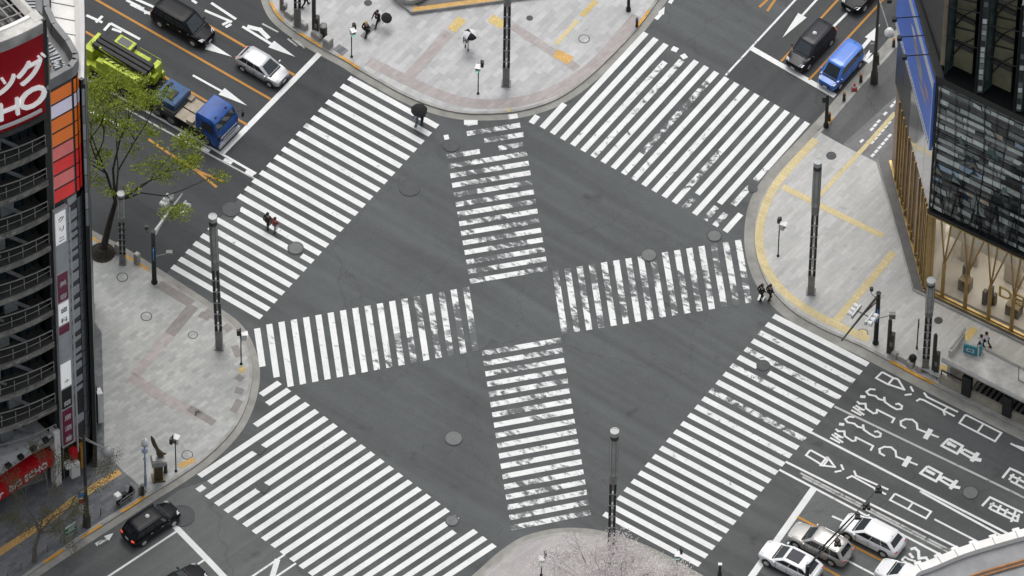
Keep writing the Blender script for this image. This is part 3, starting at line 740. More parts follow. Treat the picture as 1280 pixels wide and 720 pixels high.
car('minivan', 'glossy black minivan in the lane beside the lime green crane truck', 'minivan', gl((229, 36)), HS, 4.95, 1.85, 1.9, 'car_black', belt=1.05, hood=.98, xs=(.2, .36, .93, .985), nose=.86, wr=.82, wheel_r=.34)
car('hatchback_car', 'silver white compact hatchback stopped before the stop line at upper left', 'car', gl((328, 90)), HS, 4.0, 1.7, 1.46, 'car_silver', belt=.92, hood=.86, xs=(.22, .42, .86, .97), nose=.74, wheel_r=.3)
car('sport_utility_car', 'dark grey taxi with small roof lamp stopped beside the bright blue van', 'taxi', gl((1013, 65)), HNE, 4.6, 1.76, 1.72, 'car_black_brown', belt=1.02, hood=.95, xs=(.22, .38, .92, .985), nose=.84, roof='ribs', light='white_plastic', tail_on=True)
car('minivan', 'bright blue boxy minivan with ribbed roof at the right kerb', 'minivan', gl((1051, 91)), HNE, 4.1, 1.7, 1.85, 'car_blue', belt=1.02, hood=.97, xs=(.14, .30, .95, .99), nose=.86, wr=.84, roof='ribs', wheel_r=.31)
car('sedan_car', 'black car cut by the top edge of the picture behind the dark taxi', 'car', gl((1083, -8)), HNE, 4.7, 1.78, 1.5, 'car_black', belt=.95, hood=.88, xs=(.26, .44, .8, .93))
car('taxi', 'black taxi with white roof lamp and lit tail lights waiting at lower left', 'taxi', gl((189, 661)), HSW, 4.4, 1.72, 1.75, 'car_black', belt=1.02, hood=.98, xs=(.24, .36, .9, .985), nose=.88, light='white_plastic', tail_on=True, wheel_r=.32)
car('sedan_car', 'dark car cut off by the bottom edge below the black taxi', 'car', gl((222, 739)), HSW, 4.6, 1.78, 1.5, 'car_black', belt=.95, hood=.88, xs=(.27, .45, .8, .93))
car('estate_car', 'white car with a dark glass sunroof nearest the lower right stop line', 'car', gl((988, 708)), HSE, 4.6, 1.82, 1.47, 'car_white', belt=.95, hood=.89, xs=(.27, .43, .82, .97), glassroof=True, wheel_r=.34)
car('sport_utility_car', 'grey silver sport utility car with roof rails between two white cars', 'car', gl((1025, 686)), HSE, 4.75, 1.82, 1.7, 'car_bronze', belt=1.0, hood=.95, xs=(.27, .41, .90, .985), roof='rails', wheel_r=.36, nose=.84)
car('estate_car', 'white estate car with dark rear window alongside the double white lines', 'car', gl((1090, 675)), HSE, 4.75, 1.85, 1.62, 'car_white', belt=1.0, hood=.94, xs=(.25, .42, .86, .985), wheel_r=.36, nose=.84)
car('hatchback_car', 'white car mostly hidden by the curved roof at lower right', 'car', gl((1132, 730)), HSE, 4.5, 1.8, 1.6, 'car_white', belt=1.0, hood=.94, xs=(.25, .42, .86, .985))

# crane truck ---------------------------------------------------
def crane_truck():
    nose = G(286, 178); rz = HS
    root = thing('crane_truck', 'long mobile crane truck with blue cab, beige deck and lime green crane body', 'truck', (nose.x, nose.y, .012), rz)
    # x=0 at the nose, running backwards to negative x
    ch = M(); ch.box((-6.6, .45, .85), (12.6, .22, .3)); ch.box((-6.6, -.45, .85), (12.6, .22, .3)); ch.box((-6.6, 0, .8), (12.4, 1.9, .12))
    for k in range(7): ch.box((-1.8 - k * 1.7, 0, .85), (.15, 2.1, .22))
    ch.build('chassis', 'black_metal', root)
    cab = M()
    sec = [(0, .55, 1.12, 1.18), (-.06, .45, 1.9, 1.22), (-.16, .42, 2.05, 1.23), (-.42, .42, 2.82, 1.2), (-.75, .42, 2.98, 1.18), (-2.05, .42, 3.02, 1.18), (-2.15, .48, 2.9, 1.16)]
    rings = []
    for x, z0, z1, hw in sec:
        rings.append([(x, -hw, z0), (x, hw, z0), (x, hw, z1 - .5 if z1 > 2.2 else z1 - .1), (x, hw * .95 if z1 > 2.2 else hw, z1 - .08), (x, hw * .88, z1), (x, -hw * .88, z1), (x, -hw * .95 if z1 > 2.2 else -hw, z1 - .08), (x, -hw, z1 - .5 if z1 > 2.2 else z1 - .1)])
    cab.loft(rings); c = cab.build('cab', 'truck_blue', root, True)
    q = M(); q.panel((-.10, -1.08, 1.72), (-.10, 1.08, 1.72), (-.40, 1.04, 2.74), (-.40, -1.04, 2.74), .03); 
    for i in range(len(q.v)): q.v[i] += Vector((.03, 0, .012))
    q.build('windscreen', 'glass_wind', c)
    for s in (-1, 1):
        q = M(); pts = [(-.5, s * 1.222, 1.75), (-1.5, s * 1.222, 1.75), (-1.5, s * 1.175, 2.6), (-.62, s * 1.175, 2.6)]
        q.panel(*(pts if s > 0 else pts[::-1]), -.02); 
        for i in range(len(q.v)): q.v[i] += Vector((0, s * .02, 0))
        q.build('side_window', 'glass_dark', c)
        q = M(); q.tube([(-.1, s * 1.15, 2.4), (.22, s * 1.42, 2.5), (.22, s * 1.42, 1.7)], .025, 6); q.box((.24, s * 1.42, 2.05), (.09, .22, .5)); q.build('wing_mirror', 'black_metal', c)
        q = M(); q.box((.03, s * .92, .82), (.08, .34, .26)); q.build('headlight', 'lamp_clear', c, bevel=.02)
        q = M(); q.box((-1.75, s * 1.25, .95), (.7, .12, .9)); q.build('step', 'rubber', c)
    q = M(); q.box((.05, 0, .6), (.14, 2.44, .34)); q.box((.02, 0, .98), (.08, 1.4, .2)); q.build('bumper', 'pale_metal', root, bevel=.03)
    q = M(); q.box((.015, 0, 1.32), (.06, 2.0, .22)); q.build('grille', 'chrome', c, bevel=.02)
    q = M()
    for y in (-.6, .6): q.box((-.7, y, 3.02), (.12, .16, .08))
    q.build('marker_lamp', 'black_metal', c)
    q = M(); q.box((-3.35, .55, 1.12), (2.2, 1.15, .08)); q.box((-3.35, -.62, 1.12), (2.2, 1.0, .08)); q.box((-2.7, .1, 1.3), (.35, .5, .3)); q.build('deck', 'deck_beige', root, bevel=.02)
    q = M(); q.box((-2.75, -.95, 1.34), (.6, .35, .4)); q.box((-4.1, .85, 1.25), (.5, .5, .25)); q.build('tool_box', 'deck_beige', root, bevel=.03)
    q = M(); q.box((-5.2, .1, 1.62), (1.9, 2.0, .5)); q.box((-4.5, 0, 1.86), (.35, 1.5, .1)); q.box((-5.4, .2, 1.9), (1.1, .5, .08)); ec = q.build('engine_cover', mat('faded_blue', (.03, .085, .20), .6, var=.35, nscale=1.4), root, bevel=.06)
    q = M(); q.box((-5.05, -.1, 1.93), (.5, .9, .06)); q.box((-5.75, .3, 1.9), (.25, 1.0, .08)); q.box((-4.32, .0, 1.75), (.08, 1.8, .3)); q.build('vent_panel', 'rubber', ec)
    q = M(); q.box((-5.2, 0, 1.22), (2.2, 2.3, .3)); q.box((-5.2, -1.12, .95), (2.2, .2, .5)); q.box((-5.2, 1.12, .95), (2.2, .2, .5)); q.build('mudguard', 'rubber', root, bevel=.05)
    for x in (-1.2, -4.4, -5.7, -8.6, -9.9, -11.2):
        for s in (-1, 1): wheel(root, x, s * 1.02, .5, .34, 'grey_metal')
    q = M()
    for k in range(9):
        y = -.8 + k * .2; q.tube([(-6.2, y, 1.2), (-6.5, y + .1, 1.75 + .1 * math.sin(k * 2)), (-6.9, y - .05, 1.5), (-7.3, y, 1.6)], .035, 6)
    q.box((-6.75, 0, 1.15), (.9, 1.7, .3)); q.build('hose_bundle', 'black_metal', root)
    b = M(); b.box((-9.9, 0, 1.35), (4.9, 2.5, .55)); b.build('carrier_bed', 'crane_lime', root, bevel=.05)
    b = M(); b.box((-8.9, -.98, 2.2), (3.4, .52, 1.2)); b.box((-7.5, -.95, 1.95), (.5, .75, 1.5)); b.box((-10.9, -.95, 2.05), (.7, .5, .8))
    b.build('side_body', 'crane_lime', root, bevel=.05)
    b = M(); b.box((-9.0, .98, 2.1), (2.1, .5, 1.1)); b.box((-7.25, .9, 2.05), (.45, .8, 1.6)); b.box((-7.02, .35, 1.9), (.35, .6, .9)); b.box((-8.2, 1.2, 1.6), (1.1, .35, .55)); b.build('engine_housing', 'crane_lime', root, bevel=.05)
    op = M(); op.box((-10.2, 1.0, 2.65), (1.5, .9, .9)); o = op.build('operator_cab', 'crane_lime', root, bevel=.06)
    q = M(); q.box((-9.43, 1.0, 2.8), (.03, .76, .5)); q.box((-10.2, 1.46, 2.8), (1.1, .03, .5)); q.box((-10.2, 1.0, 3.11), (1.0, .6, .03)); q.build('cab_glass', 'glass_dark', o)
    q = M()
    for y, z in ((-.42, 3.0), (0.0, 3.0), (.4, 3.02)): q.box((-9.6, y, z), (4.9, .34, .4))
    q.box((-9.6, -.02, 2.75), (4.7, 1.1, .2)); q.build('boom', 'rubber', root, bevel=.06)
    q = M(); q.tube([(-7.3, -.45, 2.3), (-9.2, -.5, 2.9), (-11.4, -.5, 3.1)], .12, 10); q.tube([(-7.3, .55, 2.2), (-11.2, .62, 2.55)], .1, 10); q.build('boom_cylinder', 'crane_lime', root, True)
    q = M()
    for k in range(5): q.tube([(-8.2 - k * .5, -.6, 2.9), (-8.5 - k * .5, -.9, 3.05), (-9 - k * .5, -1.0, 2.75)], .04, 6)
    q.tube([(-7.2, -1.1, 2.6), (-7.0, -1.1, 3.2), (-7.5, -.9, 3.25)], .04, 6); q.build('hydraulic_hose', 'black_metal', root)
    for x in (-7.15, -11.9):
        for s in (-1, 1):
            q = M(); q.box((x, s * 1.32, 1.2), (.42, .3, 1.0)); q.lathe((x, s * 1.32, .35), [(.12, .4), (.12, 0), (.22, -.02)], 10); q.build('outrigger', 'crane_lime', root, bevel=.03)
    q = M(); q.lathe((-12.0, 0, 2.6), [(.5, -.9), (.55, 0), (.4, .3)], 14); q.box((-12.2, 0, 2.2), (.8, 1.8, .9)); q.build('winch', 'crane_lime', root, bevel=.03)
    q = M()
    for x in (-7.05, -8.0, -9.0): q.tube([(x, 1.2, 2.6), (x, 1.2, 3.2)], .02, 5)
    q.tube([(-7.05, 1.2, 3.2), (-9, 1.2, 3.2)], .02, 5); q.build('handrail', 'crane_lime', root)
crane_truck()

# ------------------------------------------------------------------ lamp towers, signals and posts
def lamp_tower():
    t = thing('lamp_tower', 'x', 'street lamp')
    q = M(); q.box((0, 0, 1.0), (.62, .62, 2.0)); q.box((0, 0, .06), (.85, .85, .12)); q.box((0, 0, 2.04), (.68, .68, .08)); q.build('base', 'grey_metal', t, bevel=.03)
    for s in (-1, 1):
        q = M(); q.box((s * .2, 0, 5.6), (.24, .34, 7.2)); q.build('upright', 'black_metal', t, bevel=.02)
    for k in range(6):
        q = M(); q.box((0, 0, 2.75 + k * 1.3), (.68, .4, .1)); q.box((0, -.02, 3.4 + k * 1.3), (.1, .1, .8), 0); q.build('crosspiece', 'lamp_panel', t, bevel=.02)
    q = M(); q.lathe((0, 0, 9.2), [(.32, 0), (.36, .1), (.36, .9), (.4, .95)], 16); q.build('collar', 'grey_metal', t, True)
    q = M(); q.lathe((0, 0, 10.1), [(.36, 0), (.36, 1.9), (.355, 2.0), (.36, 2.1), (.36, 4.2)], 18); l = q.build('lamp_panel', 'lamp_panel', t, True)
    q = M()
    for k in range(6): a = k * math.pi / 3; q.box((.37 * math.cos(a), .37 * math.sin(a), 12.2), (.03, .05, 4.2), rz=a)
    q.build('frame', 'grey_metal', l)
    q = M(); q.lathe((0, 0, 14.3), [(.36, 0), (.36, .8), (.40, .82), (.40, .9), (.3, .91), (.29, .88), (.05, .885)], 20); q.build('cap', 'cap_metal', t)
    q = M(); q.lathe((0, 0, 14.32), [(.375, 0), (.375, .4)], 18); q.build('band', 'dark_post', t)
    return t
LT = lamp_tower(); first = True
for px, lab, tilt in (((274.3, 434), 'grey topped lamp tower standing before the upper left crossing on the left pavement', (.0, R(-1.2))), ((632.6, 105), 'lamp tower on the upper pavement whose top leaves the picture', (0, 0)),
                      ((1013.7, 365), 'lamp tower inside the curve of yellow tactile line on the right pavement', (0, 0)), ((763.5, 700), 'lamp tower rising out of the pale blossom tree', (0, 0)),
                      ((1156.5, 462), 'lamp tower between the shop window and the subway entrance', (0, 0)), ((153.5, 328), 'dark lamp tower beside the trunk of the big green tree', (0, 0)), ((372, 31), 'lamp tower cut by the top edge beside the curved orange kerb', (0, 0))):
    p = G(*px, PZ); rz = R(-4)
    if first: o = LT; o.location = p; o.scale = (.8, .8, 1); o.rotation_euler = (0, 0, rz); first = False
    else: o = dup(LT, p, rz)
    o.scale = {153.5: (.7, .7, .53), 1156.5: (.8, .8, .69)}.get(px[0], (.8, .8, 1))
    o.rotation_euler = (tilt[0], tilt[1], rz); o['label'] = lab; o['group'] = 'tall lamp towers around the crossing'
# curved camera and sign on the tower near the tree
def ped_signal(px, lab, h=3.2, kind=0, rz=0, z=PZ):
    p = G(*px, z); t = thing('pedestrian_signal', lab, 'traffic signal', p, rz, 'pedestrian signals on thin posts')
    q = M(); q.lathe((0, 0, 0), [(.11, 0), (.11, .06), (.045, .09), (.045, h - .6), (.05, h)], 10); q.build('post', 'black_metal', t)
    q = M(); q.box((.0, -.2, h - .28), (.38, .34, .62)); hd = q.build('signal_head', 'white_plastic' if kind == 0 else 'pale_metal', t, bevel=.03)
    q = M(); q.box((0, -.38, h - .16), (.3, .03, .24)); q.build('lens', 'black_metal', hd); q = M(); q.box((0, -.38, h - .44), (.3, .03, .24)); q.build('lens', 'signal_green' if kind == 0 else 'glass_dark', hd)
    q = M(); q.box((0.02, -.42, h - .0), (.42, .2, .04)); q.build('hood', 'white_plastic', hd); q = M(); q.box((0.02, -.42, h - .3), (.36, .16, .03)); q.build('hood', 'white_plastic', hd)
    q = M(); q.box((.26, .1, h - .1), (.22, .3, .56)); q.tube([(.0, 0, h - .3), (.26, .1, h - .3)], .03, 6); q.build('side_signal', 'dark_post', t, bevel=.03)
    q = M(); q.tube([(.2, 0, h + .1), (.2, .0, h + .45)], .05, 8); q.build('speaker', 'dark_post', t); return t
ped_signal((597.6, 117), 'pedestrian signal left of the tall lamp tower on the upper pavement', 3.5, 0, R(-10)); ped_signal((439.5, 71), 'pedestrian signal beside the iron grate near the upper left kerb', 3.4, 0, R(25))
ped_signal((301.5, 455), 'pedestrian signal right of the left lamp tower', 3.5, 1, R(100)); ped_signal((972.5, 320), 'thin pedestrian signal left of the right lamp tower', 3.9, 1, R(70))
ped_signal((220, 589), 'pedestrian signal right of the sculpted pedestal', 3.7, 0, R(160)); ped_signal((676.5, 719), 'pedestrian signal at the left of the blossom tree', 2.4, 0, R(0)); ped_signal((845.5, 722), 'pedestrian signal right of the blossom tree by the crossing', 3.2, 0, R(0))

def arm_signal(px, lab, h, arm, frac, rz, sign):
    """post with a long cantilever; arm = end of the arm in ground metres from the post"""
    p = G(*px, PZ); t = thing('traffic_signal', lab, 'traffic signal', p, 0)
    q = M(); q.lathe((0, 0, 0), [(.24, 0), (.24, .15), (.18, .25), (.16, h), (.19, h + .1)], 12); q.build('post', 'black_metal', t, True)
    e = Vector(arm); n = Vector((-e.y, e.x, 0)).normalized(); E = Vector((e.x, e.y, h - .15 + .25))
    q = M(); q.tube([(0, 0, h - .15), E * .5 + Vector((0, 0, (h - .15) * .5 + .05)), E], [.11, .09, .06], 8); q.tube([(0, 0, h - .75), E * .45 + Vector((0, 0, (h - .15) * .55))], .05, 6); q.build('arm', 'pale_metal' if sign else 'dark_post', t)
    d = e.normalized(); c = e * frac; ang = math.atan2(d.y, d.x)
    for s in (-1, 1):
        q = M(); q.box((c.x + n.x * s * .55, c.y + n.y * s * .55, h - .1), (1.25, .16, .42), rz=ang); hd = q.build('signal_head', 'pale_metal', t, bevel=.04)
        for k in (-1, 0, 1):
            q = M(); cc = Vector((c.x, c.y, h - .1)) + n * s * .66 + d * k * .4
            q.tube([cc, cc + n * s * .34 + Vector((0, 0, .02))], [.17, .19], 12); q.build('hood', 'white_plastic', hd, True)
            q = M(); q.tube([cc + n * s * .02, cc + n * s * .05], .15, 12); q.build('lens', 'signal_green' if k == -1 else 'glass_dark', hd)
        q = M(); q.tube([(c.x, c.y, h), (c.x + n.x * s * .55, c.y + n.y * s * .55, h)], .04, 6); q.build('bracket', 'black_metal', t)
    q = M(); q.box((.0, -.3, h - 2.1), (.08, .5, 1.1)); q.tube([(0, 0, h - 2.1), (0, -.3, h - 2.1)], .04, 6); q.build('sign', 'sign_blue', t)
    q = M(); q.tube([(0, 0, h - 2.9), (.9, .3, h - 2.9)], .04, 6); q.box((1.1, .35, h - 2.95), (.45, .3, .5)); q.build('camera', 'grey_metal', t)
    q = M(); q.tube([(0, -.1, h - .6), (-.5, .4, h - .5), (-.5, .5, h - .1)], .03, 6); q.box((-.5, .5, h - .1), (.25, .2, .3)); q.build('speaker', 'dark_post', t); return t
arm_signal((193, 353), 'black signal post with a grey arm reaching over the upper left road', 5.9, tuple(G(228, 243, 5.9) - G(193, 353, 0) - Vector((0, 0, 5.9))), .75, 0, True)
arm_signal((1094.5, 429), 'black signal post with a sloping arm above the yellow tactile corner', 5.8, tuple(G(1052, 427, 5.8) - G(1094.5, 429, 0) - Vector((0, 0, 5.8))), .42, 0, False)
def post_with_box(px, lab, h, mats, boxh=2.2, tilt=0):
    p = G(*px, PZ); t = thing('utility_post', lab, 'post', p, R(-20), 'dark posts with a control box')
    q = M(); q.lathe((0, 0, 0), [(.16, 0), (.15, h * .95), (.08, h)], 12); q.build('post', mats, t, True)
    q = M(); q.box((.24, -.02, boxh / 2 + .1), (.32, .42, boxh)); q.build('control_box', mats, t, bevel=.03)
    q = M(); q.box((.24, -.25, boxh * .6), (.2, .02, .5)); q.build('notice', 'grey_metal', t); return t
post_with_box((1110.5, 440), 'dark post with a control box right of the signal post by the orange kerb', 3.9, 'dark_post'); post_with_box((1166.5, 466), 'dark post with a control box beside the subway entrance', 4.6, 'dark_post', 2.4)
post_with_box((392.5, 40), 'grey post with a control box by the curved orange kerb at the top', 6.5, 'dark_post', 1.8); post_with_box((352, 11), 'slim grey post cut by the top edge at the start of the orange kerb', 5, 'grey_metal', .6)
def pole(px, lab, h, r, mats, name='pole', cat='post'):
    p = G(*px, PZ); t = thing(name, lab, cat, p, 0)
    q = M(); q.lathe((0, 0, 0), [(r * 1.6, 0), (r * 1.5, .3), (r, .4), (r * .9, h), (r * .6, h + .05)], 12); q.build('post', mats, t, True); return t
t = pole((1032.5, 158), 'short black post standing at the corner of the dark path', 3.6, .13, 'black_metal'); q = M(); q.box((-.2, .1, 3.0), (.35, .12, .6)); q.build('sign', 'black_metal', t)
t = pole((785.5, 13), 'short black post cut by the top edge on the upper pavement', 2.6, .12, 'black_metal'); q = M(); q.box((.0, 0, 2.4), (.3, .2, .3)); q.build('sign', 'black_metal', t)
t = pole((899.5, 719), 'small brown post at the kerb right of the blossom tree', 1.3, .1, 'dark_post'); q = M(); q.box((0, 0, 1.3), (.28, .22, .12)); q.build('cap', 'pale_metal', t)
t = pole((1146, 436), 'thin sign post left of the lamp tower near the subway entrance', 3.4, .05, 'dark_post'); q = M(); q.box((.02, 0, 3.0), (.08, .4, .6)); q.build('sign', 'dark_post', t)
# tall globe lamps
def globe_lamp(px, lab, h, arm, mats='black_metal', globe='white_plastic', rr=.36, thin=1):
    p = G(*px, PZ); t = thing('street_lamp', lab, 'street lamp', p, 0)
    q = M(); q.lathe((0, 0, 0), [(.3 * thin, 0), (.26 * thin, 1.2), (.2 * thin, 1.3), (.17 * thin, 3.3), (.2 * thin, 3.35), (.13 * thin, 3.5), (.1 * thin, h), (.04, h + .2)], 12); q.build('post', mats, t, True)
    a = Vector(arm)
    for z in (0, .22):
        q = M(); q.tube([(0, 0, h - .3 + z), (a.x * .9, a.y * .9, h - .35 + z * .4)], .035, 6); q.build('arm', 'grey_metal', t)
    q = M(); q.lathe((a.x, a.y, h - .75), [(.12, 0), (rr, .22), (rr * 1.02, .4), (rr * .7, .66), (.1, .78)], 16); q.build('globe', globe, t, True)
    q = M(); q.lathe((a.x, a.y, h - .78), [(rr * .5, 0), (rr * 1.05, .2), (rr * 1.05, .27)], 16); q.build('shade', 'grey_metal', t, True); return t
t = globe_lamp((1092.5, 103), 'tall dark street lamp with a white globe beside the blue van', 9.8, tuple(G(1112, 42, 9) - G(1093, 100, 0) - Vector((0, 0, 9))), 'dark_post')
q = M(); q.box((-.3, 0, 4.0), (.3, .05, 1.1)); q.build('flag_sign', 'lamp_panel', t); q = M(); q.box((.16, -.1, 3.0), (.2, .3, .9)); q.build('control_box', 'dark_post', t)
t = globe_lamp((108.5, 657), 'tall dark street lamp with globe arm and colourful banners near the curved tower', 10.5, tuple(G(136, 578, 8.8) - G(108.5, 657, 0) - Vector((0, 0, 8.8))), 'dark_post', 'lamp_panel', .4)
for dx, z, mt, nm in ((-.35, 3.7, 'sign_blue', 'banner'), (-.3, 3.0, 'cloth_red', 'banner'), (-.28, 2.3, 'cloth_lavender', 'banner')):
    q = M(); q.box((dx, -.1, z), (.45, .04, .5), rz=.3); q.build(nm, mt, t)
q = M(); q.tube([(0, 0, 10.2), (-1.1, .55, 10.0)], .03, 6); q.build('arm', 'grey_metal', t)
t = globe_lamp((182, 607), 'slim pale blue lamp post with round white head by the sculpted pedestal', 5.4, (0.02, 0.05, 0), 'lamp_panel', 'white_plastic', .24, .38)
for ch in t.children:
    if ch.name.startswith('post'): ch.data.materials.clear(); ch.data.materials.append(mat('blue_grey_post', (.30, .37, .46), .5))
q = M(); q.lathe((0, 0, 4.0), [(.1, 0), (.24, .1), (.24, .22), (.1, .3)], 12); q.lathe((0, 0, 3.1), [(.08, 0), (.16, .06), (.08, .14)], 12); q.build('collar', 'blue_grey_post', t, True)
# long signal arm crossing over the parked cars, its post stands below the picture
def over_arm():
    b = G(1006, 772); h = 6.2; t = thing('traffic_signal', 'thin black signal arm reaching diagonally over the silver and white cars', 'traffic signal', (b.x, b.y, 0))
    O = Vector((b.x, b.y, 0)); f = lambda x, y, z: G(x, y, z) - O
    q = M(); q.lathe((0, 0, 0), [(.22, 0), (.16, .3), (.14, h)], 10); q.build('post', 'black_metal', t, True)
    q = M(); q.tube([(0, 0, h - .4), f(1030, 682, h), f(1066, 645, h)], [.1, .08, .06], 8); q.tube([(0, 0, h), f(1036, 683, h + .1), f(1070, 646, h + .1)], .05, 6); q.tube([f(1066, 645, h), f(1101, 607, h)], .035, 6); q.build('arm', 'black_metal', t)
    for (x, y), w in (((1083, 631), .9), ((1098, 610), .7), ((1047, 677), .7), ((1072, 643), .5)):
        q = M(); c = f(x, y, h); q.box(c, (w * .5, .3, .4), rz=.8); hd = q.build('signal_head', 'black_metal', t, bevel=.04)
        for k in (-1, 1):
            q = M(); q.tube([c + Vector((k * w * .18, -.15, .0)), c + Vector((k * w * .18, -.4, .03))], [.12, .14], 10); q.build('hood', 'dark_post', hd)
over_arm()
# ------------------------------------------------------------------ small street furniture
def bollard(px, lab, h=.95, r=.16, mats='black_metal', capm='grey_metal'):
    p = G(*px, PZ); t = thing('bollard', lab, 'bollard', p, 0, 'bollards along the kerbs')
    q = M(); q.lathe((0, 0, 0), [(r * 1.2, 0), (r * 1.2, .1), (r, .13), (r, h - .12)], 14); q.build('post', mats, t, True)
    q = M(); q.lathe((0, 0, h - .12), [(r * 1.05, 0), (r * 1.05, .06), (r * .5, .13), (.01, .15)], 14); q.build('cap', capm, t, True); return t
bollard((404.5, 45), 'stout dark bollard beside the stone blocks of the upper left kerb', 1.3, .27, 'dark_post')
for k, px in enumerate([(1036.5, 150), (1055, 125), (1076, 102), (1097, 80), (1117, 58)]):
    bollard(px, ['dark bollard next to the short black post at the path corner', 'dark bollard right of the red traffic cone', 'dark bollard behind the blue minivan', 'dark bollard at the foot of the tall globe lamp by the road', 'dark bollard farthest up the right kerb near the billboard'][k], .9, .11, 'dark_post', 'rust')
bollard((1127, 449), 'short dark bollard by the orange kerb on the right pavement', .5, .12, 'dark_post'); bollard((207, 590), 'short dark bollard right of the sculpted pedestal', 1.1, .13, 'dark_post'); bollard((178, 618), 'dark bollard at the end of the railing by the black taxi', 1.2, .14, 'dark_post')
bollard((796, 33), 'thin dark bollard on the orange kerb near the upper crossing', 1.0, .1, 'dark_post')
def stone(px, lab, s=(.75, .45, .6), rz=0.0):
    p = G(*px, PZ); t = thing('stone_block', lab, 'kerb block', p, rz, 'pale stone blocks along the kerb')
    q = M(); q.box((0, 0, s[2] / 2), s); q.build('block', 'concrete', t, bevel=.06); q = M(); q.box((0, 0, s[2] + .035), (s[0] * .8, s[1] * .8, .07)); q.build('top', 'concrete_stained', t, bevel=.03)
hk = head((336, 6), (448, 86))
for k, (px, s) in enumerate([((362, 21), (.8, .4, .5)), ((378, 33), (.9, .4, .5)), ((396, 47), (.9, .4, .5)), ((410, 57), (.6, .6, .8))]):
    stone(px, ['pale stone block left of the lamp tower at the top', 'pale stone block under the grey post at the top', 'pale stone block below the stout dark bollard', 'tallest pale stone block at the end of its row by the grate'][k], s, hk)
he = head((1075, 432), (1130, 461))
for k, (px, s) in enumerate([((1118, 447), (.45, .4, .6)), ((1129, 451), (.9, .4, .45)), ((1138, 458), (.5, .4, .5)), ((1149, 463), (.5, .4, .55))]):
    stone(px, ['pale stone block at the foot of the right utility post', 'long pale stone block behind the orange kerb at right', 'pale stone block beside the small black bin at right', 'pale stone block left of the lamp tower by the subway entrance'][k], s, he)
for px, lab in (((147.5, 316), 'slim stone block left of the dark lamp tower by the tree'), ((171.5, 328), 'stone block with pale top right of the dark lamp tower by the tree')): stone(px, lab, (.4, .4, 1.0), HS)
# small black bin with round lid
p = G(1140.5, 456, PZ); t = thing('litter_bin', 'small black round lidded bin on the stone blocks at the right kerb', 'bin', p)
q = M(); q.lathe((0, 0, 0), [(.2, 0), (.24, .75)], 14); q.build('body', 'dark_post', t, True); q = M(); q.lathe((0, 0, .75), [(.3, 0), (.3, .12), (.2, .3), (.02, .38)], 14); q.build('lid', 'black_metal', t, True)
# white low barrier
p = G(1160, 467, PZ); t = thing('barrier_rail', 'low white slatted rail by the kerb below the lamp tower', 'barrier', p, he)
for k in range(3):
    q = M(); q.box((0, -.12 + k * .12, .42), (2.0, .06, .05)); q.build('rail', 'white_plastic', t)
for s in (-1, 1):
    q = M(); q.box((s * .8, 0, .2), (.06, .34, .4)); q.build('leg', 'grey_metal', t)
# traffic cone
p = G(1068, 112, PZ); t = thing('traffic_cone', 'red traffic cone on the pavement beside the blue minivan', 'cone', p)
q = M(); q.box((0, 0, .02), (.42, .42, .04)); q.build('base', 'rubber', t); q = M(); q.lathe((0, 0, .04), [(.19, 0), (.04, .7), (.03, .72)], 14); q.build('body', 'cone_red', t, True); q = M(); q.lathe((0, 0, .3), [(.137, 0), (.105, .16)], 14); q.build('band', 'sign_white', t)
# sculpted pedestal
p = G(198, 598, PZ); t = thing('sculpture', 'dark pedestal topped by a pale block and a leaning bronze figure', 'sculpture', p, .2)
q = M(); q.box((0, 0, .9), (.62, .5, 1.8)); q.box((0, 0, .08), (.9, .8, .16)); q.build('pedestal', 'bronze_dark', t, bevel=.02)
q = M(); q.box((0, 0, 2.1), (.98, .8, .55)); q.box((-.05, -.02, 2.42), (.8, .62, .14)); q.build('block', 'lamp_panel', t, bevel=.05)
q = M(); q.tube([(.3, .1, 2.4), (.15, .1, 2.8), (.0, .1, 3.3), (-.2, .12, 3.9), (-.32, .14, 4.5), (-.42, .14, 4.9)], [.16, .26, .13, .16, .14, .05], 8); q.tube([(.1, .1, 2.85), (.4, .1, 2.7), (.62, .1, 2.65)], [.16, .11, .06], 7); q.build('figure', 'bronze_dark', t, True)
